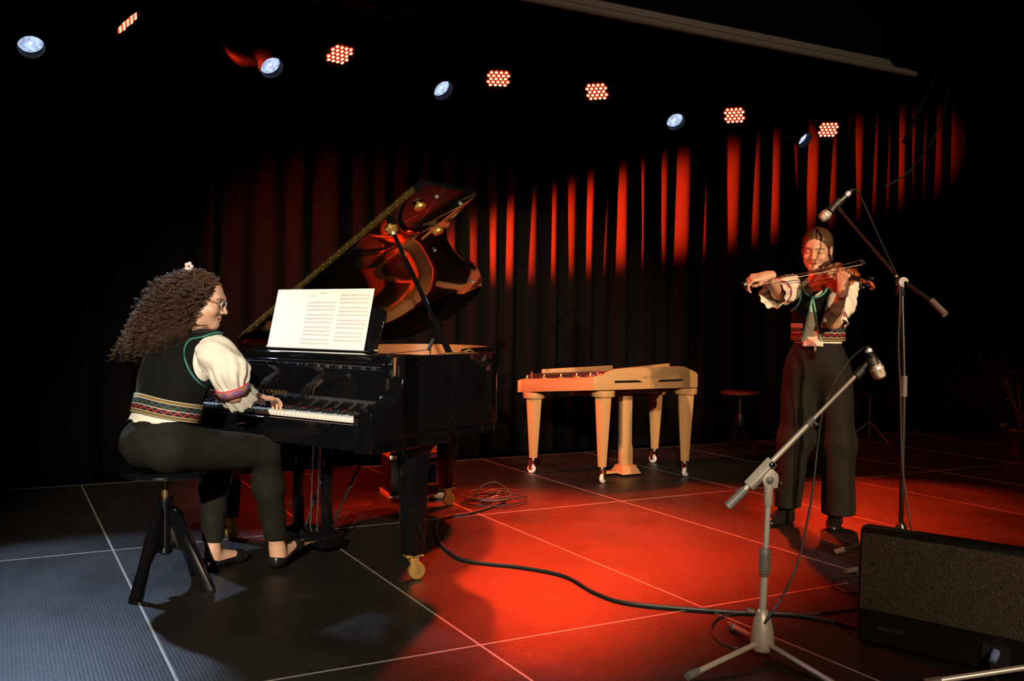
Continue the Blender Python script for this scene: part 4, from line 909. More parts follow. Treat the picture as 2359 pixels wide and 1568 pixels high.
def band_mat(name, flip=False):
    """woven ribbon: white cords, gold braid, green and red zigzags on black; u in metres, v across"""
    m = mat(name, (0.01,0.01,0.01), 0.7); nt = m.node_tree; b = nt.nodes['Principled BSDF']; nd = nt.nodes.new; lk = nt.links.new
    uv = nd('ShaderNodeUVMap'); sp = nd('ShaderNodeSeparateXYZ'); lk(uv.outputs[0], sp.inputs[0]); U, Vv = sp.outputs[0], sp.outputs[1]
    def mth(op, a, c=None, d=None):
        n = nd('ShaderNodeMath'); n.operation = op
        for i, x in enumerate((a, c, d)):
            if x is None: continue
            if isinstance(x, (int, float)): n.inputs[i].default_value = x
            else: lk(x, n.inputs[i])
        return n.outputs[0]
    def band(c, w_): return mth('LESS_THAN', mth('ABSOLUTE', mth('SUBTRACT', Vv, c)), w_)
    tri = mth('MULTIPLY', mth('ABSOLUTE', mth('SUBTRACT', mth('FRACT', mth('MULTIPLY', U, 27.0)), 0.5)), 2.0)
    def zig(c, amp, w_): return mth('LESS_THAN', mth('ABSOLUTE', mth('SUBTRACT', Vv, mth('ADD', c-amp/2, mth('MULTIPLY', tri, amp)))), w_)
    braid = mth('GREATER_THAN', mth('SINE', mth('ADD', mth('MULTIPLY', U, 900.0), mth('MULTIPLY', Vv, 60.0))), -0.35)
    def mul(a, c): return mth('MULTIPLY', a, c)
    cur = None
    layers = [((0.008,0.008,0.009), None), ((0.03,0.13,0.07), zig(0.62,0.20,0.022)), ((0.62,0.035,0.03), zig(0.34,0.20,0.030)),
              ((0.45,0.28,0.06), mul(band(0.875,0.05), braid)), ((0.45,0.28,0.06), mul(band(0.115,0.05), braid)),
              ((0.66,0.60,0.50), band(0.965,0.020)), ((0.66,0.60,0.50), band(0.79,0.016)), ((0.66,0.60,0.50), band(0.475,0.016)), ((0.66,0.60,0.50), band(0.20,0.016)), ((0.66,0.60,0.50), band(0.035,0.020))]
    prev = None
    for colr, msk in layers:
        if msk is None:
            r = nd('ShaderNodeRGB'); r.outputs[0].default_value = (*colr, 1); prev = r.outputs[0]; continue
        mx = nd('ShaderNodeMix'); mx.data_type = 'RGBA'; lk(msk, mx.inputs['Factor']); lk(prev, mx.inputs['A']); mx.inputs['B'].default_value = (*colr, 1); prev = mx.outputs['Result']
    lk(prev, b.inputs['Base Color']); return m
def flower_band_mat():
    m = mat('flower_ribbon', (0.4,0.1,0.1), 0.7); nt = m.node_tree; b = nt.nodes['Principled BSDF']; nd = nt.nodes.new; lk = nt.links.new
    uv = nd('ShaderNodeUVMap'); mp = nd('ShaderNodeMapping'); mp.inputs['Scale'].default_value = (55, 1.6, 1); lk(uv.outputs[0], mp.inputs[0])
    vo = nd('ShaderNodeTexVoronoi'); vo.inputs['Scale'].default_value = 1.0; lk(mp.outputs[0], vo.inputs['Vector'])
    cr_ = nd('ShaderNodeValToRGB'); e = cr_.color_ramp; e.interpolation = 'CONSTANT'; e.elements[0].color = (0.45,0.30,0.08,1); e.elements[1].position = 0.16; e.elements[1].color = (0.10,0.06,0.30,1)
    for p, c in ((0.42,(0.42,0.07,0.13,1)),(0.58,(0.16,0.18,0.08,1)),(0.75,(0.40,0.12,0.16,1))): x = e.elements.new(p); x.color = c
    lk(vo.outputs['Distance'], cr_.inputs[0]); sp = nd('ShaderNodeSeparateXYZ'); lk(uv.outputs[0], sp.inputs[0])
    a = nd('ShaderNodeMath'); a.operation = 'SUBTRACT'; lk(sp.outputs[1], a.inputs[0]); a.inputs[1].default_value = 0.5
    c = nd('ShaderNodeMath'); c.operation = 'ABSOLUTE'; lk(a.outputs[0], c.inputs[0]); d = nd('ShaderNodeMath'); d.operation = 'GREATER_THAN'; lk(c.outputs[0], d.inputs[0]); d.inputs[1].default_value = 0.40
    mx = nd('ShaderNodeMix'); mx.data_type = 'RGBA'; lk(d.outputs[0], mx.inputs['Factor']); lk(cr_.outputs[0], mx.inputs['A']); mx.inputs['B'].default_value = (0.55,0.03,0.06,1); lk(mx.outputs['Result'], b.inputs['Base Color'])
    return m
M['skin'] = skin_mat('skin', (0.6,0.36,0.25)); M['band'] = band_mat('embroidered_hem_band'); M['flower_band'] = flower_band_mat()
M['vest'] = mat('black_velvet_vest', (0.0045,0.0048,0.0045), 0.85, spec=0.12, sheen=0.03, bump=0.15, bscale=14)
M['blouse'] = mat('white_blouse_linen', (0.74,0.70,0.62), 0.85, spec=0.2, bump=0.2, bscale=45)
M['teal'] = mat('teal_edging', (0.025,0.17,0.14), 0.7); M['teal_lit'] = mat('lit_teal_edging', (0.12,0.42,0.36), 0.7)  # one teal in two brightnesses; the lighter copy paints the violinist's brighter light
M['trousers'] = mat('black_trouser_cloth', (0.0105,0.0095,0.0075), 0.8, spec=0.2, bump=0.25, bscale=12)
M['shoe_leather'] = mat('black_shoe_leather', (0.010,0.009,0.008), 0.22, spec=0.5)
SKIN = np.array((0.60,0.345,0.235)); LIP = np.array((0.42,0.16,0.12)); BROW = np.array((0.10,0.055,0.03)); LASH = np.array((0.05,0.03,0.02)); BLUSH = np.array((0.62,0.28,0.19))
def head_ops(o, R, s=1.0):
    """x forward, y left, z up; origin at eye height in the middle of the head"""
    o = np.array(o); R = np.array(R)
    def T(p): return o+R@(np.array(p, float)*s)
    def c(a, b, ra, rb=None, k=0.02, sign=1): return cap(T(a), T(b), ra*s, (ra if rb is None else rb)*s, k*s, None, sign)
    def e(p, r, k=0.02, sign=1): return ell(T(p), np.array(r)*s, k*s, R, sign)
    ops = [e((-0.014,0,0.032),(0.094,0.074,0.080)), e((0.022,0,-0.030),(0.062,0.059,0.076),0.03), c((0.012,0.046,-0.062),(0.058,0.014,-0.093),0.018,0.017,0.03), c((0.012,-0.046,-0.062),(0.058,-0.014,-0.093),0.018,0.017,0.03),
           e((0.060,0,-0.092),(0.020,0.020,0.017),0.02), c((0.066,0.034,0.022),(0.074,0,0.022),0.013,0.013,0.02), c((0.066,-0.034,0.022),(0.074,0,0.022),0.013,0.013,0.02)]
    for y in (1, -1):
        ops += [e((0.093,y*0.031,-0.001),(0.016,0.019,0.013),0.012,-1), e((0.066,y*0.031,-0.002),(0.0155,0.0155,0.0125),0.003), e((0.052,y*0.040,-0.034),(0.026,0.022,0.022),0.02)]
    ops += [c((0.078,0,0.012),(0.100,0,-0.030),0.0065,0.0100,0.010), e((0.091,0.010,-0.034),(0.0095,0.0075,0.0075),0.006), e((0.091,-0.010,-0.034),(0.0095,0.0075,0.0075),0.006), e((0.098,0,-0.031),(0.0105,0.0095,0.0085),0.006)]
    ops += [c((0.073,0.021,-0.0605),(0.083,0.004,-0.0565),0.0045,0.0062,0.005), c((0.073,-0.021,-0.0605),(0.083,-0.004,-0.0565),0.0045,0.0062,0.005), c((0.073,0.018,-0.0635),(0.081,0,-0.0680),0.0045,0.0072,0.004), c((0.073,-0.018,-0.0635),(0.081,0,-0.0680),0.0045,0.0072,0.004)]
    for y in (1, -1):
        ops += [e((-0.010,y*0.076,-0.006),(0.018,0.008,0.030),0.006), e((-0.006,y*0.084,-0.004),(0.010,0.005,0.018),0.004,-1)]
    def tint(V, hair_brow=BROW):
        P = (np.asarray(V)-o)@R/s; col_ = np.tile(SKIN, (len(P), 1)); x, y, z = P[:,0], P[:,1], P[:,2]; ay = np.abs(y)
        def mixin(msk, c_): col_[:] = col_*(1-msk[:,None])+c_*msk[:,None]
        front = x > 0.03
        mixin(np.clip(1-np.sqrt(((ay-0.040)/0.024)**2+((z+0.032)/0.022)**2), 0, 1)*front*0.6, BLUSH)
        lip = (np.abs(z+0.0625) < 0.0105*np.clip(1-(ay/0.025)**2, 0, 1)) & (x > 0.06); mixin(lip.astype(float), LIP)
        mixin(((np.abs(z+0.0618+5.0*ay**2) < 0.0013) & (ay < 0.022) & (x > 0.06)).astype(float), LIP*0.35)
        br = (np.abs(z-(0.0215-0.0045*((ay-0.03)/0.022)**2)) < 0.0034) & (ay > 0.012) & (ay < 0.052) & (x > 0.04); mixin(br.astype(float)*0.85, hair_brow)
        ls = (np.abs(z-(-0.008+0.006*((ay-0.031)/0.017)**2)) < 0.0020) & (ay > 0.014) & (ay < 0.048) & (x > 0.04); mixin(ls.astype(float)*0.9, LASH)
        mixin(((np.hypot(ay-0.008, z+0.041) < 0.0035) & (x > 0.08)).astype(float)*0.6, LIP*0.4)
        return col_
    return ops, T, tint
def hand_ops(o, X, Y, Z, curls, s=0.94, thumb=((0.022,0.022,-0.010),(0.055,0.050,-0.018),(0.080,0.058,-0.022),(0.098,0.052,-0.026)), splay=(6,1,-3,-8)):
    """X to the fingers, Y to the thumb, Z out of the back of the hand; curls: three angles for each finger"""
    o = np.array(o, float); B = np.array((X, Y, Z)).T
    def T(p): return o+B@(np.array(p)*s)
    ky = (0.031,0.0105,-0.0105,-0.030); kx = (0.088,0.093,0.087,0.078); LG = ((0.042,0.026,0.021),(0.046,0.030,0.022),(0.042,0.027,0.021),(0.033,0.020,0.018)); ops = []
    for i in range(4): ops.append(cap(T((0.006,ky[i]*0.62,0)), T((kx[i],ky[i],0)), 0.0135*s, 0.0112*s, 0.012))
    ops.append(cap(T((-0.03,0,0)), T((0.03,0,0)), 0.024*s, 0.020*s, 0.015, (B[:,1], 1.25)))
    ops.append(cap(T((0.02,0.020,-0.010)), T((0.05,0.024,-0.012)), 0.016*s, 0.013*s, 0.012))
    for i in range(4):
        p = np.array((kx[i], ky[i], 0.0)); a = 0; sp = math.radians(splay[i]); rad = (0.0085,0.0087,0.0083,0.0074)[i]
        for j in range(3):
            a += math.radians(curls[i][j]); q = p+LG[i][j]*np.array((math.cos(a)*math.cos(sp), math.cos(a)*math.sin(sp), -math.sin(a)))
            ops.append(cap(T(p), T(q), (rad-0.0005*j)*s, (rad-0.0005*(j+1))*s, 0.003 if j else 0.005)); p = q
    r = (0.013,0.0105,0.0092,0.0078)
    for j in range(3): ops.append(cap(T(thumb[j]), T(thumb[j+1]), r[j]*s, r[j+1]*s, 0.006))
    return ops
def rot_cols(x, z=(0,0,1)):
    x = N(x); y = N(np.cross(z, x)); return np.array((x, y, np.cross(x, y))).T
# ================================================================== the pianist (same axes as the piano: x to the tail, y to the bass)
PB = (-0.76, 0.06, 0.0)
pian = thing('person', 'pianist with long curly brown hair, embroidered black vest and white blouse, seated at the piano', 'person', tuple(pl(*PB)), PYAW, world=False)
HO = np.array((-0.592,0.050,1.208)); ha = math.radians(-51); hx = np.array((math.cos(ha)*0.985, math.sin(ha)*0.985, -0.17)); HR = rot_cols(hx, (0.06,0.02,1))
hops, HT, htint = head_ops(HO, HR, 1.0)
SHR, SHL = np.array((-0.665,-0.105,1.020)), np.array((-0.645,0.225,1.020)); ELR, ELL = np.array((-0.622,-0.196,0.832)), np.array((-0.58,0.335,0.81)); WRR, WRL = np.array((-0.425,-0.075,0.792)), np.array((-0.43,0.30,0.80))
HIR, HIL = np.array((-0.79,-0.025,0.605)), np.array((-0.79,0.145,0.605)); KNR, KNL = np.array((-0.375,-0.085,0.552)), np.array((-0.40,0.215,0.55)); ANR, ANL = np.array((-0.245,-0.030,0.095)), np.array((-0.425,0.20,0.085))
torso = [ell((-0.795,0.06,0.615),(0.120,0.165,0.095),0.05), cap((-0.785,0.06,0.66),(-0.735,0.06,0.86),0.098,0.100,0.05,((0,1,0),1.32)), ell((-0.705,0.06,0.93),(0.105,0.148,0.125),0.05), cap(SHR,SHL,0.052,0.052,0.05), ell((-0.655,0.06,1.00),(0.075,0.10,0.07),0.04)]
neck = [cap((-0.665,0.058,1.03),(-0.615,0.050,1.155),0.052,0.050,0.03)]
def leg_ops(h, k, a, g=0.0): return [cap(h, k, 0.085+g, 0.060+g, 0.04), cap(k, k+(a-k)*0.35, 0.058+g, 0.054+g, 0.03), cap(k+(a-k)*0.35, a, 0.054+g, 0.033+g, 0.03)]
def foot_ops(an, heel, toe, g=0.0):
    d = N(toe-heel); return [cap(an, heel+np.array((0,0,0.035))+d*0.02, 0.034+g, 0.028+g, 0.02), cap(heel+d*0.03+np.array((0,0,0.032)), toe-d*0.035+np.array((0,0,0.026)), 0.028+g, 0.022+g, 0.02, (np.cross(d,(0,0,1)), 1.25)), cap(an+d*0.01-np.array((0,0,0.02)), toe-d*0.06+np.array((0,0,0.03)), 0.030+g, 0.020+g, 0.02), cap(toe-d*0.06+np.array((0,0,0.022)), toe-d*0.02+np.array((0,0,0.019)), 0.022+g, 0.017+g, 0.015, (np.cross(d,(0,0,1)), 1.6))]
HER, TOR = np.array((-0.268,-0.042,0.012)), np.array((-0.045,0.052,0.052)); HEL, TOL = np.array((-0.452,0.200,0.004)), np.array((-0.228,0.212,0.004))
def arm_ops(s, e, w_, g=0.0): return [cap(s, e, 0.046+g, 0.038+g, 0.03), cap(e, w_, 0.039+g, 0.025+g, 0.02)]
fwd = N((0.93,0.10,-0.10))
curl = [(18,38,30),(14,42,30),(16,42,28),(20,38,26)]
def palm_axes(x, side): x = N(x); z = N(np.array((0.25,0,1.0))-x*(x@np.array((0.25,0,1.0)))); y = np.cross(z, x)*side; return x, y, z
xr, yr, zr = palm_axes((0.95,0.0,-0.06), 1); xl_, yl_, zl_ = palm_axes((0.95,-0.05,-0.08), -1)
handR = hand_ops(WRR+xr*0.008, xr, yr, zr, [(16,42,30),(20,46,30),(12,40,28),(8,34,24)]); handL = hand_ops(WRL+xl_*0.008, xl_, yl_, zl_, curl)
body = torso+neck+hops+leg_ops(HIR,KNR,ANR)+leg_ops(HIL,KNL,ANL)+foot_ops(ANR,HER,TOR)+foot_ops(ANL,HEL,TOL)+arm_ops(SHR,ELR,WRR)+arm_ops(SHL,ELL,WRL)+handR+handL
VF = surface(body, 0.0032)
skin_obj('body', VF, 'skin', pian, PB, htint(VF[0]))
# trousers
def p_tr(F, X, Y, Z):
    F = F+0.0035*np.sin(X*34+Z*52)*np.sin(Y*40+Z*18)
    ax_, az_ = 0.095, None
    F = np.maximum(F, Z-0.722)
    F = np.where(Z < 0.3, np.maximum(F, 0.128-Z+np.where(Y < 0.1, 0.012, 0.0)+0*X), F); return F
tr_ops = [ell((-0.795,0.06,0.615),(0.135,0.182,0.105),0.05), cap((-0.785,0.06,0.66),(-0.755,0.06,0.78),0.108,0.106,0.05,((0,1,0),1.30))]+leg_ops(HIR,KNR,ANR,0.012)+leg_ops(HIL,KNL,ANL,0.012)
skin_obj('trousers', surface(tr_ops, 0.006, p_tr), 'trousers', pian, PB)
# blouse body and collar
def p_bl(F, X, Y, Z):
    F = F-0.010+0.002*np.sin(Y*55+X*30)*np.sin(Z*25); F = np.maximum(F-0.009*np.clip((0.77-Z)/0.03,0,1), 0.716+0.004*np.sin(Y*60)-Z); return np.maximum(F, Z-(1.075+0.3*(X+0.66)))
skin_obj('blouse', surface(torso, 0.006, p_bl), 'blouse', pian, PB)
# sleeves: puffed to the elbow, flower band, ruffle
def sleeve(sh_, el_, wr_, sd):
    out = np.array((0,sd,0)); m1 = sh_*0.45+el_*0.55+out*0.022+np.array((0.012,0,0.0)); bp_ = sh_*0.12+el_*0.88; fd = N(wr_-el_); e2 = el_*0.80+wr_*0.20; e3 = el_*0.52+wr_*0.48
    axn = N(el_-sh_); up_ = N(np.cross(axn,(1,0.2,0.1))); vp_ = np.cross(axn, up_); Lx = np.linalg.norm(el_-sh_)
    def post(F, X, Y, Z):
        x, y, z = X-sh_[0], Y-sh_[1], Z-sh_[2]; t = (x*axn[0]+y*axn[1]+z*axn[2])/Lx; a = np.arctan2(x*vp_[0]+y*vp_[1]+z*vp_[2], x*up_[0]+y*up_[1]+z*up_[2])
        return F+0.0045*np.clip(t*1.6-0.35, 0, 1)*np.sin(a*13+2*np.sin(t*5))+0.0030*np.sin(a*6+t*9)*np.clip(1.1-t, 0, 1)+0.0022*np.sin(X*70+Z*95+Y*30)
    o = surface([cap(sh_+np.array((0,-sd*0.02,-0.005)), sh_+out*0.026-np.array((0,0,0.03)), 0.060, 0.070, 0.04), cap(sh_+out*0.026-np.array((0,0,0.03)), m1, 0.070, 0.076, 0.04), cap(m1, bp_+(el_-bp_)*0.3, 0.075, 0.052, 0.03)], 0.005, post)
    sl = skin_obj('sleeve', o, 'blouse', pian, PB)
    # band around the arm just above the elbow bend
    ax_ = N(bp_*0.3+e2*0.7-m1); c0 = bp_*0.72+e2*0.28; u = N(np.cross(ax_,(0.3,0.2,1))); v = np.cross(ax_, u); A = []; Bq = []
    for k in range(40):
        a = 2*PI*k/40; d = u*math.cos(a)+v*math.sin(a); A.append(c0-ax_*0.019+d*0.068); Bq.append(c0+ax_*0.019+d*0.066)
    ribbon('embroidered_cuff_band', A, Bq, 'flower_band', pian, PB, closed=True, thick=0.004)
    # ruffle below: flared, wavy tube
    rg = []; n = 96; rings = 9
    for j in range(rings):
        t = j/(rings-1); c = c0-ax_*0.008+(e2*0.35+e3*0.65+np.array((0,0,-0.022))-c0)*t; ad = N(ax_*(1-t)+N(fd+np.array((0,0,-0.55)))*t); u2 = N(u-ad*(u@ad)); v2 = np.cross(ad, u2)
        for k in range(n):
            a = 2*PI*k/n; r = 0.0635+0.009*t+(0.002+0.003*t)*math.sin(a*11+t)+0.0015*t*math.sin(a*29+1); drop = 0.004*t*math.sin(a*23)
            rg.append(c+r*(u2*math.cos(a)+v2*math.sin(a))+ad*drop)
    F = [(j*n+k, j*n+(k+1) % n, (j+1)*n+(k+1) % n, (j+1)*n+k) for j in range(rings-1) for k in range(n)]
    q = MB().add(rg, F).build('sleeve_ruffle', 'blouse', pian, smooth=70, off=PB); so = q.modifiers.new('thickness', 'SOLIDIFY'); so.thickness = 0.002
sleeve(SHR, ELR, WRR, -1); sleeve(SHL, ELL, WRL, 1)
# vest: torso grown outward, cut at arms, neck and waist
ARMC = [(SHR+np.array((0.0,-0.05,-0.055)), 0.098), (SHL+np.array((0.0,0.05,-0.055)), 0.098)]
hem = lambda X, Y: 0.735+0.10*(-0.80-X)+0.0*Y
vops = torso
def p_ve(F, X, Y, Z):
    F = F-0.021+0.0025*np.sin(Z*38+Y*20)*np.sin(Y*26+X*12)
    for c, r in ARMC: F = np.maximum(F, r-np.sqrt(((X-c[0])*0.9)**2+((Y-c[1])*1.0)**2+((Z-c[2])*0.85)**2))
    F = np.maximum(F, (0.728+0.22*(-0.80-X)+0.05*(Y-0.06))-Z)
    return np.maximum(F, Z-(1.088+0.25*(X+0.66)+0*Y))
skin_obj('vest', surface(vops, 0.005, p_ve), 'vest', pian, PB)
def ring_pts(zf, off, n=110):
    c = np.array((-0.765,0.06)); P0 = []; D = []
    for k in range(n):
        a = 2*PI*k/n; d = np.array((math.cos(a), math.sin(a), 0)); p = np.array((c[0]+d[0]*0.4, c[1]+d[1]*0.4, zf(c[0]+d[0]*0.13, c[1]+d[1]*0.17))); P0.append(p); D.append(-d)
    return trace(vops, P0, D, off)
zlow = lambda x, y: 0.730+0.22*(-0.80-x)+0.05*(y-0.06)
A = ring_pts(lambda x, y: zlow(x, y)+0.000, 0.0245); Bq = ring_pts(lambda x, y: zlow(x, y)+0.078, 0.0245)
ribbon('embroidered_hem_band', A, Bq, 'band', pian, PB, closed=True, thick=0.003)
# teal edging round the near arm hole
for (c, r), sd in zip(ARMC, (-1, 1)):
    P0 = []; D = []
    for a in np.linspace(1.35, 4.5, 40):
        p = np.array((c[0]+r/0.9*math.cos(a)*0.98, 0, c[2]+r/0.85*math.sin(a)*0.98)); P0.append((p[0], c[1]+sd*0.25, p[2])); D.append((0,-sd,0))
    Q = trace(vops, P0, D, 0.020); ok = np.abs(ev(vops, Q)-0.020) < 0.006; Q = Q[ok]
    if len(Q) > 5: MB().tube(list(Q), 0.0045, 6).build('teal_edging', 'teal', pian, off=PB)
MB().tube([HT((-0.052+0.062*math.cos(a)-0.035, 0.072*math.sin(a), -0.148+0.012*math.cos(a))) for a in np.linspace(0.6, 2*PI-0.6, 36)], 0.0055, 6).build('teal_edging', 'teal', pian, off=PB)
# flat shoes
for an, he, to in ((ANR,HER,TOR),(ANL,HEL,TOL)):
    d = N(to-he); fo = foot_ops(an, he, to, 0.0055)[1:]
    fo = [cap(he+np.array((0,0,0.032))+d*0.012, he+d*0.07+np.array((0,0,0.028)), 0.034, 0.031, 0.02)]+fo
    def p_sh(F, X, Y, Z, he=he, to=to, d=d):
        t = ((X-he[0])*d[0]+(Y-he[1])*d[1])/np.linalg.norm((to-he)[:2]); base = he[2]+(to[2]-he[2])*t
        F = np.maximum(F, base-0.006-Z); opening = base+0.036+0.045*np.clip((t-0.62)/0.2, 0, 1)+0.028*np.clip(0.15-t, 0, 1)*3
        return np.maximum(F, Z-opening)
    skin_obj('shoe', surface(fo, 0.0032, p_sh), 'shoe_leather', pian, PB)
# hair: curls over a dark core
rh = random.Random(21); eb = N(np.array((-0.60,0.80,0))); dd = np.array((0.80,0.60,0)); ER = np.array((eb, dd, (0,0,1))).T
def HP(a, b, c): return HO+eb*a+dd*b+np.array((0,0,c))
ENV = [ell(HP(0.040,0.0,0.040),(0.112,0.098,0.094),0.05,ER), ell(HP(0.105,-0.005,-0.055),(0.125,0.122,0.115),0.05,ER), ell(HP(0.150,-0.010,-0.140),(0.140,0.135,0.088),0.05,ER)]
def p_h(F, X, Y, Z):
    P = [(X-HO[0])*HR[0,i]+(Y-HO[1])*HR[1,i]+(Z-HO[2])*HR[2,i] for i in range(3)]
    F = F+0.020+0.003*np.sin(X*95+Z*60)*np.sin(Y*110-Z*70)
    face = np.sqrt(((P[0]-0.095)/0.088)**2+(P[1]/0.085)**2+((P[2]+0.035)/0.098)**2)-1
    return np.maximum(F, -face*0.07)
core = surface([ (f,l,u,k,s) for (f,l,u,k,s) in ENV ], 0.006, p_h)
M['hair_brown'] = mat('curly_brown_hair', (0.060,0.031,0.015), 0.40, spec=0.5, var=0.7, vscale=55)
hair = skin_obj('hair', core, 'hair_brown', pian, PB)
NS, NP = 1750, 40; VV = []; FF = []; cnt = 0; BS = []; ST = []; CC = []
tt = np.linspace(0, 1, NP)
for i in range(NS):
    th = rh.uniform(0, 2*PI); ph = math.acos(rh.uniform(-0.25, 1.0)); n_ = np.array((math.sin(ph)*math.cos(th), math.sin(ph)*math.sin(th), math.cos(ph)))
    lp_ = np.array((n_[0]*0.094-0.014, n_[1]*0.076, n_[2]*0.083+0.032))
    if lp_[0] > 0.052 and lp_[2] < 0.080: continue
    if lp_[0] > 0.030 and lp_[2] < 0.035: continue
    if lp_[0] > 0.0 and lp_[2] < -0.03: continue
    r0 = HT(lp_)
    a = rh.uniform(0,1)
    lvl = rh.random()**0.75; u_ = rh.random()**0.8; side = max(-1, min(1, n_[1]*0.55+rh.uniform(-0.75,0.75)))
    if i % 6 == 0: lvl = rh.uniform(0.7,0.95); u_ = rh.uniform(0.0,0.45); side = rh.uniform(-1.1,-0.5)
    end = HP((-0.005+0.02*lvl)*(1-u_)+(0.19+0.145*lvl)*u_, side*(0.125+0.03*lvl), 0.02-0.265*lvl+rh.uniform(-0.025,0.025))
    outw = N(HR@n_); ctrl = r0+outw*0.06+(end-r0)*0.22+eb*0.06*rh.random()+np.array((0,0,0.035)); c2 = end+np.array((0,0,0.07))+eb*0.03
    B3 = ((1-tt)**3)[:,None]*r0+(3*(1-tt)**2*tt)[:,None]*ctrl+(3*(1-tt)*tt**2)[:,None]*c2+(tt**3)[:,None]*end
    BS.append(B3); ST.append((rh.uniform(0.026,0.042), rh.uniform(0, 2*PI), rh.uniform(0.7,1.3), rh.uniform(0.0006,0.0010)))
AB = np.array(BS); fl_ = AB.reshape(-1, 3); env = vops+[cap(SHR,SHR+np.array((0,-0.04,-0.04)),0.070,0.078,0.03)]
for _ in range(2):                       # the curls lie on the vest, not inside it
    sd_ = ev(env, fl_); bad = sd_ < 0.034; q_ = fl_[bad]; g_ = np.stack([ev(env, q_+np.eye(3)[i]*0.004)-ev(env, q_-np.eye(3)[i]*0.004) for i in range(3)], 1); g_ /= np.linalg.norm(g_, axis=1, keepdims=True)+1e-9
    fl_[bad] = q_+g_*(0.034-sd_[bad])[:,None]
AB = fl_.reshape(AB.shape)
for B3, (pit, p0, rsc, w0) in zip(AB, ST):
    tg = np.gradient(B3, axis=0); tg /= np.linalg.norm(tg, axis=1, keepdims=True)+1e-9; u = np.cross(tg, (0.3,0.5,0.2)); u /= np.linalg.norm(u, axis=1, keepdims=True); v = np.cross(tg, u)
    Ls = np.linalg.norm(np.diff(B3, axis=0), axis=1).sum(); turns = Ls/pit; rad = (0.003+0.0085*np.minimum(1, tt*2.2))*rsc; ang = p0+2*PI*turns*tt
    br_ = rh.uniform(0.55, 1.5)
    for c_ in range(4):                  # four fine strands make one ringlet
        a2 = ang+c_*0.35; rd = rad*(1+0.22*(c_-1.5)); ox = rh.uniform(-0.0035,0.0035); oy = rh.uniform(-0.0035,0.0035)
        Q = B3+u*(rd*np.cos(a2)+ox*tt)[:,None]+v*(rd*np.sin(a2)+oy*tt)[:,None]; wr = w0*(1-0.6*tt**3)
        t2 = np.gradient(Q, axis=0); t2 /= np.linalg.norm(t2, axis=1, keepdims=True)+1e-9; u3 = np.cross(t2, (0.3,0.5,0.2)); u3 /= np.linalg.norm(u3, axis=1, keepdims=True)+1e-9; v3 = np.cross(t2, u3)
        for k in range(3): a = 2*PI*k/3; VV.append(Q+(u3*math.cos(a)+v3*math.sin(a))*wr[:,None])
        b_ = cnt*3*NP; CC.append(np.full((3*NP, 1), br_*rh.uniform(0.8,1.2)))
        for k in range(3):
            k2 = (k+1) % 3; ii = np.arange(NP-1); FF.append(np.stack([b_+k*NP+ii, b_+k2*NP+ii, b_+k2*NP+ii+1, b_+k*NP+ii+1], 1))
        cnt += 1
M['curl_brown'] = skin_mat('brown_ringlets', (0.06,0.03,0.015)); cb = M['curl_brown'].node_tree.nodes['Principled BSDF']; cb.inputs['Subsurface Weight'].default_value = 0; cb.inputs['Roughness'].default_value = 0.5
cs = skin_obj('curls', (np.concatenate(VV), np.concatenate(FF)), 'curl_brown', hair, PB, np.concatenate(CC)*np.array((0.062,0.031,0.015))); tag(cs, kind='stuff')
# flower hair clip, glasses
M['clip_white'] = mat('white_pink_clip', (0.72,0.62,0.60), 0.5, var=0.35, vscale=70)
hcp = depth_pt(436, 614, 4.03); hcl = np.array(((hcp-PO)@np.array((math.cos(PYAW),math.sin(PYAW),0)), (hcp-PO)@np.array((-math.sin(PYAW),math.cos(PYAW),0)), hcp[2]))
for k in range(5):
    a = 2*PI*k/5; c = hcl+eb*(-0.011*math.cos(a))+np.array((0,0,0.013*math.sin(a)))+dd*-0.004
    skin_obj('hair_clip_petal', surface([ell(c,(0.009,0.009,0.009),0.0)], 0.0025, None, 0.01), 'clip_white', pian, PB)
GM = mat('thin_metal_frame', (0.25,0.16,0.12), 0.3, 0.9)
gl = bpy.data.objects.new('eyeglasses', None); COL.objects.link(gl); gl.parent = pian
for y in (1, -1):
    MB().tube([HT((0.093-0.006*abs(math.cos(a)),y*0.033+0.024*math.cos(a),-0.004+0.020*math.sin(a))) for a in np.linspace(0, 2*PI, 25)[:-1]], 0.0013, 6, closed=True).build('lens_rim', GM, gl, off=PB)
    MB().tube([HT((0.086,y*0.056,0.004)), HT((0.05,y*0.072,0.006)), HT((-0.01,y*0.082,0.010))], 0.0013, 6).build('temple', GM, gl, off=PB)
    lm = mat('clear_lens', (0.9,0.9,0.9), 0.02, trans=1.0)
    MB().add([HT((0.0925-0.006*abs(math.cos(a)),y*0.033+0.023*math.cos(a),-0.004+0.019*math.sin(a))) for a in np.linspace(0, 2*PI, 25)[:-1]], [tuple(range(24))]).build('lens', lm, gl, off=PB)
MB().tube([HT((0.089,0.010,-0.002)), HT((0.097,0,0.002)), HT((0.089,-0.010,-0.002))], 0.0013, 6).build('bridge', GM, gl, off=PB)
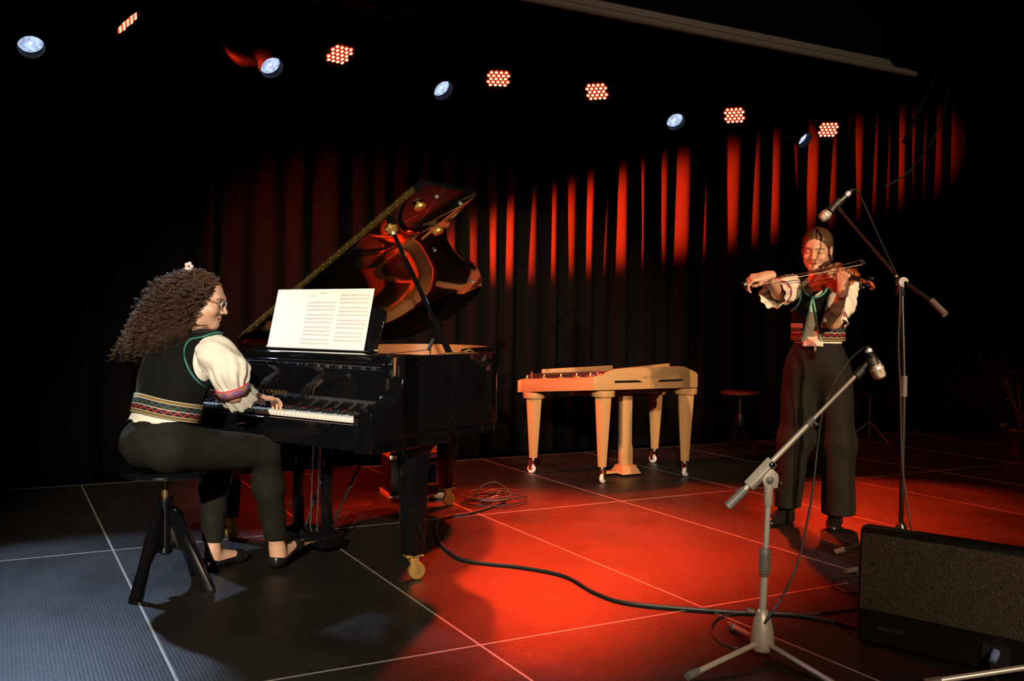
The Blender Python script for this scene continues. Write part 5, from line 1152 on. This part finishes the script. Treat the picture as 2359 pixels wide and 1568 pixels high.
# ================================================================== the violinist (x towards the audience, y to her left, z up)
VO = np.array((3.545,-1.03,0.0)); VYAW = math.atan2(-0.699,-0.715)
vx_ = np.array((math.cos(VYAW),math.sin(VYAW),0)); vy_ = np.array((-math.sin(VYAW),math.cos(VYAW),0))
def vw(p): return VO+vx_*p[0]+vy_*p[1]+np.array((0,0,p[2]))
def vpix(px, py, x):                    # a point seen at (px, py) whose distance in front of her is x
    d = ray_to(px, py); c = np.array(CAM_LOC)-VO; t = (x-c@vx_)/(d@vx_); P = c+d*t; return np.array((P@vx_, P@vy_, P[2]))
VB = (0.0, 0.05, 0.0)
vio = thing('person', 'standing violinist with tied back hair, embroidered black vest and wide black trousers', 'person', tuple(vw(VB)), VYAW, world=False)
BRG = vpix(1912, 622, 0.265)
va = N((0.885,0.43,-0.14)); vw_ = np.array((-0.30,0.695,0.65)); vw_ = N(vw_-va*(vw_@va)); vn = np.cross(va, vw_)
def vp(u, v, n): return BRG+va*(u-0.195)+vw_*v+vn*(n-0.033)       # n = 0 on the top plate under the bridge
# head turned a little to her right, looking down along the strings
VH = np.array((0.020,0.036,1.562)); hx = np.array((math.cos(-0.20)*0.97, math.sin(-0.20)*0.97, -0.24)); VHR = rot_cols(hx, (0.10,0.05,1))
vh, VT, vtint = head_ops(VH, VHR, 1.0)
SR, SL = np.array((-0.005,-0.085,1.350)), np.array((0.0,0.190,1.345))
ER_, WR_ = vpix(1793,674,0.255), vpix(1764,657,0.455); EL_, WL_ = vpix(1919,742,0.215), vpix(1936,662,0.405)
y0 = 0.052
vt = [ell((-0.005,y0,0.93),(0.105,0.150,0.11),0.05), cap((0.0,y0,0.98),(0.0,y0,1.12),0.088,0.090,0.05,((0,1,0),1.30)), ell((0.005,y0,1.24),(0.098,0.130,0.125),0.05), cap(SR,SL,0.046,0.046,0.05), ell((0.0,y0,1.335),(0.062,0.085,0.055),0.04), ell((0.060,y0-0.055,1.235),(0.05,0.055,0.05),0.04), ell((0.060,y0+0.055,1.235),(0.05,0.055,0.05),0.04)]
vneck = [cap((-0.012,0.046,1.36),(0.000,0.038,1.50),0.047,0.046,0.03)]
HR_, HL_ = np.array((0,-0.025,0.88)), np.array((0,0.130,0.88)); KR, KL = np.array((0.015,-0.07,0.48)), np.array((0.015,0.165,0.48)); AR, AL = np.array((-0.005,-0.115,0.095)), np.array((0.0,0.160,0.085))
# bow first: it tells the right hand where to be
XB = vp(0.195+0.038, 0.0, 0.036)
f_pt = vpix(1716,662,0.585); t_pt = XB+(XB-f_pt)*0.0; bdv = N(XB-f_pt); BL_ = 0.735; TIP = f_pt+bdv*BL_
bn = N(vn-bdv*(vn@bdv)); bs_ = np.cross(bdv, bn)
def bp(l, n, s=0.0): return f_pt+bdv*l+bn*n+bs_*s
hc_ = bp(0.045, 0.018)
# right hand: above the frog, fingers dropping over the stick
rx = N(np.array((0.30,-0.88,-0.16))); rz = N(np.array((0.50,0.05,0.86))); rz = N(rz-rx*(rx@rz)); ry = np.cross(rz, rx)
WR2 = hc_-rx*0.078+rz*0.026
hR = hand_ops(WR2, rx, ry, rz, [(42,52,28),(48,54,30),(48,54,30),(40,48,26)], s=0.90, thumb=((0.022,0.022,-0.012),(0.050,0.030,-0.030),(0.072,0.020,-0.042),(0.088,0.010,-0.046)))
# left hand: back of the hand to the audience, fingers over the neck
NK = vp(0.372, 0.0, -0.008)
lx_ = N(np.array((0.02,0.02,1.0))); lz = N(np.array((0.80,-0.35,0.0))); lz = N(lz-lx_*(lx_@lz)); ly = N(np.cross(lx_, lz))
ly = ly if ly@va < 0 else -ly
hLo = NK-vw_*0.034+np.array((0.006,-0.012,-0.030))
hL = hand_ops(hLo, lx_, ly, lz, [(62,72,40),(66,72,40),(58,74,40),(50,66,38)], s=0.90, thumb=((0.022,0.020,-0.012),(0.055,0.034,-0.030),(0.078,0.032,-0.040),(0.096,0.024,-0.046)), splay=(8,2,-3,-8))
WL2 = hLo-lx_*0.01
vbody = vt+vneck+vh+leg_ops(HR_,KR,AR,-0.012)+leg_ops(HL_,KL,AL,-0.012)+[cap(SR,ER_,0.043,0.036,0.03), cap(ER_,WR2,0.035,0.0225,0.02), cap(SL,EL_,0.043,0.037,0.03), cap(EL_,EL_*0.55+WL2*0.45,0.037,0.033,0.02), cap(EL_*0.55+WL2*0.45,WL2,0.033,0.0235,0.02)]+hR+hL
VF = surface(vbody, 0.0030)
skin_obj('body', VF, 'skin', vio, VB, vtint(VF[0], np.array((0.16,0.09,0.045))))
# hair
M['hair_blonde'] = mat('smooth_dark_blonde_hair', (0.070,0.036,0.018), 0.42, spec=0.4, bump=0.5, bscale=60, var=0.35, vscale=60, stretch=(1.0,0.25,1.0))
def Hx(p): return VT(p)
hh = [ell(Hx((-0.016,0,0.034)),(0.103,0.0835,0.091),0.02,VHR), ell(Hx((-0.035,0,-0.020)),(0.078,0.080,0.072),0.03,VHR), ell(Hx((-0.118,0,-0.030)),(0.036,0.046,0.040),0.012,VHR), cap(Hx((-0.06,0.060,-0.06)),Hx((-0.085,0.045,-0.125)),0.020,0.010,0.02), cap(Hx((-0.06,-0.060,-0.06)),Hx((-0.085,-0.045,-0.125)),0.020,0.010,0.02)]
def p_vh(F, X, Y, Z):
    P = [(X-VH[0])*VHR[0,i]+(Y-VH[1])*VHR[1,i]+(Z-VH[2])*VHR[2,i] for i in range(3)]
    face = np.sqrt(((P[0]-0.085)/0.104)**2+(P[1]/0.090)**2+((P[2]+0.040)/0.114)**2)-1
    F = np.maximum(F, -face*0.08)
    ear = np.sqrt(((P[0]+0.008)/0.026)**2+((np.abs(P[1])-0.080)/0.022)**2+((P[2]+0.010)/0.036)**2)-1
    F = np.maximum(F, -ear*0.025)
    part = np.sqrt((P[1]/0.0035)**2+(np.clip(0.010-P[0], 0, 1)/0.004)**2)
    return F+0.016*np.exp(-(P[1]/0.0030)**2)*(P[0] > -0.03)*(P[2] > 0.05)+0.0004*np.sin(P[1]*420+P[0]*60)
skin_obj('hair', surface(hh, 0.0030, p_vh), 'hair_blonde', vio, VB)
# trousers: high waist, wide straight legs with a pressed crease
def wide_leg(hip, kn, hem_, w0, w1): return [cap(hip, kn, 0.098, w0, 0.05, ((1,0,0),1.10)), cap(kn, hem_, w0, w1, 0.05, ((1,0,0),1.16))]
hmR, hmL = np.array((0.01,-0.098,0.075)), np.array((0.01,0.182,0.045))
vtr = [ell((-0.005,y0,0.91),(0.118,0.168,0.13),0.06), cap((0,y0,0.95),(0,y0,1.06),0.100,0.094,0.05,((0,1,0),1.36))]+wide_leg(np.array((0.0,-0.040,0.84)),np.array((0.008,-0.060,0.48)),hmR,0.088,0.070)+wide_leg(np.array((0.0,0.142,0.84)),np.array((0.008,0.168,0.48)),hmL,0.092,0.088)
def p_vt(F, X, Y, Z):
    F = F+0.0035*np.sin(Y*58+Z*3.0)*np.clip((0.95-Z)*3, 0, 1)*np.sin(X*20+1.2)+0.002*np.sin(Z*21+Y*30)
    F = np.maximum(F, Z-1.062); return np.maximum(F, np.where(Y < 0.045, 0.102, 0.080)-Z)
skin_obj('trousers', surface(vtr, 0.006, p_vt), 'trousers', vio, VB)
wbn = MB(); P0 = []; D = []
# blouse under the vest
def p_vb(F, X, Y, Z):
    F = F-0.010+0.0022*np.sin(Y*70+Z*12)*np.sin(Z*31); F = np.maximum(F, 1.035-Z); return np.maximum(F, Z-(1.392-0.75*np.clip(X, 0, 1)))
skin_obj('blouse', surface(vt, 0.005, p_vb), 'blouse', vio, VB)
def vsleeve(s, e, wv, f0, f1, drop):
    """puffed upper sleeve, flower band, loose ruffle hanging over the elbow"""
    m1 = s*0.5+e*0.5
    def post(F, X, Y, Z): return F+0.0035*np.sin(X*60+Y*70+Z*30)+0.0025*np.sin(X*90-Y*40-Z*60)
    skin_obj('sleeve', surface([cap(s+np.array((0,0,0.008)), m1, 0.064, 0.074, 0.03), cap(m1, s*0.12+e*0.88, 0.072, 0.052, 0.03)], 0.005, post), 'blouse', vio, VB)
    ax_ = N(e-s); c0 = s*0.14+e*0.86; u = N(np.cross(ax_,(0.3,0.2,1))); v = np.cross(ax_, u); A = []; Bq = []
    for k in range(36):
        a = 2*PI*k/36; d = u*math.cos(a)+v*math.sin(a); A.append(c0-ax_*0.016+d*0.060); Bq.append(c0+ax_*0.016+d*0.060)
    ribbon('embroidered_cuff_band', A, Bq, 'flower_band', vio, VB, closed=True, thick=0.004)
    rg = []; n = 80; rings = 9; ce = e*f0+wv*(1-f0)+np.array(drop)
    for j in range(rings):
        t = j/(rings-1); c = c0-ax_*0.006+(ce-c0+ax_*0.006)*t; ad = N(ax_*(1-t)+N(ce-c0)*t); u2 = N(u-ad*(u@ad)); v2 = np.cross(ad, u2)
        for k in range(n):
            a = 2*PI*k/n; r = 0.056+f1*0.8*t+(0.002+0.004*t)*math.sin(a*9+t); rg.append(c+r*(u2*math.cos(a)+v2*math.sin(a))+ad*0.008*t*math.sin(a*6))
    F = [(j*n+k, j*n+(k+1) % n, (j+1)*n+(k+1) % n, (j+1)*n+k) for j in range(rings-1) for k in range(n)]
    q = MB().add(rg, F).build('sleeve_ruffle', 'blouse', vio, smooth=70, off=VB); so = q.modifiers.new('thickness', 'SOLIDIFY'); so.thickness = 0.002
vsleeve(SR+np.array((0,-0.012,0)), ER_, WR_, 0.55, 0.020, (0,0.0,-0.030)); vsleeve(SL+np.array((0,0.012,0)), EL_, WL_, 1.02, 0.016, (-0.012,0.012,-0.006))
# vest, open down the front
VARM = [(SR+np.array((0.0,-0.045,-0.045)), 0.088), (SL+np.array((0.0,0.045,-0.045)), 0.088)]
yc = lambda Z: 0.018+0.0*Z
def wid(Z): return np.clip((1.285-Z)*0.20, 0.0, 0.06)
vhem = lambda X, Y: 1.048+0*X
NKC, NKR = np.array((0.10, 0.030, 1.372)), 0.082
def p_vv(F, X, Y, Z):
    F = F-0.019
    for c, r in VARM: F = np.maximum(F, r-np.sqrt((X-c[0])**2+(Y-c[1])**2+((Z-c[2])*0.85)**2))
    F = np.maximum(F, np.where(X > 0, wid(Z)-np.abs(Y-yc(Z)), -1.0))
    F = np.maximum(F, NKR-np.sqrt(((X-NKC[0])*0.55)**2+((Y-NKC[1])*1.15)**2+(Z-NKC[2])**2))
    F = np.maximum(F, 1.048-Z); return np.maximum(F, Z-1.405)
skin_obj('vest', surface(vt, 0.004, p_vv), 'vest', vio, VB)
def front(pts, off): return trace(vt, [(0.45, p[0], p[1]) for p in pts], [(-1,0,0)]*len(pts), off)
def edge_tube(pts, off=0.022, r=0.0055): MB().tube(front(pts, off), r, 6).build('teal_edging', 'teal_lit', vio, off=VB)
zz = np.linspace(1.288, 1.046, 24)
for s in (-1, 1): edge_tube([(0.018+s*(wid(z)+0.002), z) for z in zz])
edge_tube([(NKC[1]+NKR/1.15*math.cos(a)*0.95, NKC[2]+NKR*math.sin(a)*0.98) for a in np.linspace(-PI*1.03, PI*0.03, 40)])
for (c, r), sd in zip(VARM, (-1, 1)):
    Q = front([(c[1]-sd*r*0.97*math.cos(a), c[2]+r/0.85*0.97*math.sin(a)) for a in np.linspace(-1.15, 1.25, 30)], 0.021); ok = ev(vt, Q) < 0.03
    if ok.sum() > 4: MB().tube([q for q, k in zip(Q, ok) if k], 0.0055, 6).build('teal_edging', 'teal_lit', vio, off=VB)
def vring(z, off, a0, a1, n):
    P0 = []; D = []
    for k in range(n):
        a = a0+(a1-a0)*k/(n-1); d = np.array((math.cos(a), math.sin(a), 0)); P0.append(np.array((0.0+d[0]*0.4, y0+d[1]*0.4, z))); D.append(-d)
    return trace(vt, P0, D, off)
ag = 0.52; ag2 = -0.95
for a0, a1 in ((0.11, PI), (-PI, -0.70)): ribbon('embroidered_hem_band', vring(1.050,0.0215,a0,a1,60), vring(1.146,0.0215,a0,a1,60), 'band', vio, VB, thick=0.003)
# waist tie below the vest
ribbon('blouse_hem', vring(1.020,0.030,-0.66,0.22,24), vring(1.056,0.018,-0.66,0.22,24), 'blouse', vio, VB, thick=0.004)
MB().tube(cr([(0.122,0.035,1.035),(0.126,0.038,1.015),(0.124,0.036,0.995)], 4), 0.006, 6).build('waist_tie', 'blouse', vio, off=VB)
# ankle boots
for an, sd, hd in ((AR,-1,-0.55),(AL,1,-0.10)):
    d = np.array((math.cos(hd), math.sin(hd), 0)); b0 = np.array((an[0],an[1],0))-d*0.035
    ops_ = [cap(b0+np.array((0,0,0.03)), b0+np.array((0,0,0.15)), 0.036, 0.042, 0.02), cap(b0+np.array((0,0,0.030)), b0+d*0.10+np.array((0,0,0.024)), 0.034, 0.030, 0.03), cap(b0+d*0.10+np.array((0,0,0.024)), b0+d*0.175+np.array((0,0,0.020)), 0.031, 0.022, 0.02, (np.cross(d,(0,0,1)),1.25)), cap(b0+d*0.02+np.array((0,0,0.08)), b0+d*0.12+np.array((0,0,0.035)), 0.035, 0.025, 0.03)]
    skin_obj('ankle_boot', surface(ops_, 0.004, lambda F, X, Y, Z: np.maximum(F, 0.004-Z)), 'shoe_leather', vio, VB)
# ================================================================== violin, held under the chin
def vio_m(name, c1, c2):
    m = mat(name, c1, 0.18, coat=0.8, var=0.0); nt = m.node_tree; b = nt.nodes['Principled BSDF']; n = nt.nodes.new('ShaderNodeTexNoise'); n.inputs['Scale'].default_value = 22; tc = nt.nodes.new('ShaderNodeTexCoord'); mx = nt.nodes.new('ShaderNodeMix'); mx.data_type = 'RGBA'
    mx.inputs['A'].default_value = (*c1,1); mx.inputs['B'].default_value = (*c2,1); nt.links.new(tc.outputs['Object'], n.inputs['Vector']); nt.links.new(n.outputs['Fac'], mx.inputs['Factor']); nt.links.new(mx.outputs['Result'], b.inputs['Base Color']); return m
M['violin'] = vio_m('red_brown_violin_varnish', (0.26,0.055,0.014), (0.42,0.13,0.03)); M['ebony_wood'] = mat('ebony_wood', (0.010,0.008,0.008), 0.3)
VLO = BRG; vln = thing('violin', 'glossy red brown violin held under the violinist\'s chin', 'violin', tuple(vw(VLO)), VYAW, world=False); OFV = tuple(VLO)
half = cr([(0.0,0.0),(0.004,0.035),(0.018,0.072),(0.047,0.097),(0.080,0.104),(0.115,0.099),(0.139,0.087),(0.149,0.083)], 4)+cr([(0.153,0.070),(0.172,0.058),(0.200,0.0555),(0.224,0.060),(0.236,0.068)], 4)+cr([(0.240,0.0775),(0.262,0.083),(0.290,0.084),(0.318,0.078),(0.340,0.056),(0.352,0.025),(0.355,0.0)], 4)
loop = [(p[0], p[1]) for p in half]+[(p[0], -p[1]) for p in half[-2:0:-1]]
def plate(sgn, base, arch, name):
    n = len(loop); v = []; f = []; sc = (1.0, 0.93, 0.8, 0.6, 0.35, 0.12); hts = (0.0, 0.08, 0.45, 0.78, 0.95, 1.0)
    for s_, h_ in zip(sc, hts):
        for (u, q) in loop: v.append(vp(0.18+(u-0.18)*s_, q*s_, base+sgn*arch*h_))
    for r in range(len(sc)-1): f += [(r*n+k, r*n+(k+1) % n, (r+1)*n+(k+1) % n, (r+1)*n+k) for k in range(n)]
    f.append(tuple((len(sc)-1)*n+k for k in range(n))); m0 = len(v)
    for (u, q) in loop: v.append(vp(u, q, base-sgn*0.003))
    f += [(k, m0+k, m0+(k+1) % n, (k+1) % n) for k in range(n)]; f.append(tuple(m0+k for k in range(n))[::-1])
    return MB().add(v, f).build(name, 'violin', vln, off=OFV, smooth=50)
tpp = plate(1, -0.012, 0.012, 'top_plate'); plate(-1, -0.043, 0.011, 'back_plate')
MB().prism([(u*0.97+0.005, q*0.96) for u, q in loop], lambda a, b, d: vp(a, b, d), -0.045, -0.011).build('ribs', 'violin', vln, off=OFV)
for s in (-1, 1):
    fp = cr([(0.160,0.052),(0.168,0.046),(0.185,0.040),(0.205,0.036),(0.222,0.030),(0.232,0.024)], 3)
    MB().tube([vp(u, s*q, 0.002-0.10*max(0,abs(q)-0.025)) for u, q in fp], 0.0028, 6, flat=0.5).build('f_hole', 'void_black', tpp, off=OFV)
MB().prism([(-0.021,0.0),(-0.012,0.0),(-0.006,0.010),(0.006,0.010),(0.012,0.0),(0.021,0.0),(0.019,0.016),(0.021,0.026),(0.010,0.033),(-0.010,0.033),(-0.021,0.027),(-0.019,0.016)], lambda a, b, d: vp(d, a, b), 0.193, 0.197).build('bridge', mat('maple_bridge', (0.66,0.44,0.20), 0.5), vln, off=OFV)
MB().prism([(0.245,0.021),(0.500,0.0122),(0.500,-0.0122),(0.245,-0.021)], lambda a, b, d: vp(a, b, d+0.018-(a-0.245)*0.055), 0.0, 0.006).build('fingerboard', 'ebony_wood', vln, bevel=0.002, off=OFV)
MB().tube([vp(0.350,0,-0.010), vp(0.37,0,0.000), vp(0.42,0,0.001), vp(0.495,0,-0.002), vp(0.515,0,-0.006)], [0.016,0.0125,0.012,0.012,0.012], 10).build('neck', 'violin', vln, off=OFV)
pbx = MB().tube([vp(0.505,0,-0.004), vp(0.545,0,-0.012), vp(0.568,0,-0.020)], [0.0125,0.0105,0.009], 4)
pbx.build('peg_box', 'violin', vln, bevel=0.002, off=OFV)
spl = [vp(0.575+0.018*math.cos(a)*(1-a/14)-0.004, 0, -0.014+0.018*math.sin(a)*(1-a/14)) for a in np.linspace(-2.2, 6.6, 40)]
MB().tube(spl, [0.0085-0.004*i/40 for i in range(40)], 8, flat=1.6).build('scroll', 'violin', vln, off=OFV)
for i, (u, s) in enumerate(((0.515,1),(0.528,-1),(0.541,1),(0.553,-1))):
    MB().tube([vp(u,-s*0.014,-0.008), vp(u,s*0.028,-0.008)], 0.0032, 6).build('peg', 'ebony_wood', vln, off=OFV); MB().lathe([(0.004,0),(0.0095,0.004),(0.0095,0.012),(0.003,0.016)], vp(u,s*0.026,-0.008), vw_*s, 10).build('peg_head', 'ebony_wood', vln, off=OFV)
for i in range(4):
    q = (i-1.5); MB().tube([vp(0.105,q*0.0085,0.018), vp(0.195,q*0.0115,0.0335-0.0012*abs(q)), vp(0.500,q*0.0055,0.0115), vp(0.535,q*0.004,0.0)], 0.0008, 5).build('string', 'steel', vln, off=OFV)
MB().prism([(0.010,0.010),(0.105,0.021),(0.112,0.016),(0.112,-0.016),(0.105,-0.021),(0.010,-0.010)], lambda a, b, d: vp(a, b, d), 0.010, 0.018).build('tailpiece', 'ebony_wood', vln, bevel=0.003, off=OFV)
skin_obj('chin_rest', surface([ell(vp(0.036,0.064,0.010),(0.033,0.027,0.009),0.01,np.array((va,vw_,vn)).T), cap(vp(0.004,0.03,0.012),vp(0.004,0.03,-0.045),0.006,0.006,0.005)], 0.003), 'ebony_wood', vln, OFV)
sr_ = MB().tube(cr([vp(0.07,-0.125,-0.060), vp(0.055,-0.06,-0.075), vp(0.05,0.03,-0.072), vp(0.075,0.12,-0.058)], 5), 0.012, 8, flat=0.5); sr_.build('shoulder_rest', 'rubber', vln, off=OFV)
# ================================================================== bow
bow = thing('violin_bow', 'violin bow with pale hair drawn across the violin strings', 'bow', tuple(vw(f_pt)), VYAW, world=False); OFB = tuple(f_pt)
stk = [bp(l, 0.026-0.011*math.sin(PI*min(1, max(0, (l-0.02)/0.70))), 0.004) for l in np.linspace(-0.012, 0.715, 24)]
MB().tube(stk, [0.0046-0.0016*i/23 for i in range(24)], 8).build('stick', mat('dark_bow_wood', (0.05,0.02,0.012), 0.3), bow, off=OFB)
MB().prism([(-0.006,0.0),(0.046,0.0),(0.044,0.010),(0.030,0.022),(-0.006,0.022)], lambda a, b, d: bp(a, b, d), -0.006, 0.007).build('frog', 'ebony_wood', bow, bevel=0.002, off=OFB)
MB().tube([bp(-0.028,0.024,0.004), bp(-0.010,0.024,0.004)], 0.0055, 10).build('end_screw', 'chrome', bow, off=OFB)
MB().prism([(0.700,0.028),(0.722,0.026),(0.735,0.004),(0.728,0.0),(0.706,0.0),(0.712,0.012)], lambda a, b, d: bp(a, b, d), -0.004, 0.006).build('tip', 'ebony_wood', bow, off=OFB)
MB().prism([(0.040,0.0),(0.712,0.0),(0.712,0.0018),(0.040,0.0022)], lambda a, b, d: bp(a, b, d), -0.006, 0.006).build('bow_hair', mat('bow_hair', (0.70,0.58,0.40), 0.6), bow, off=OFB)
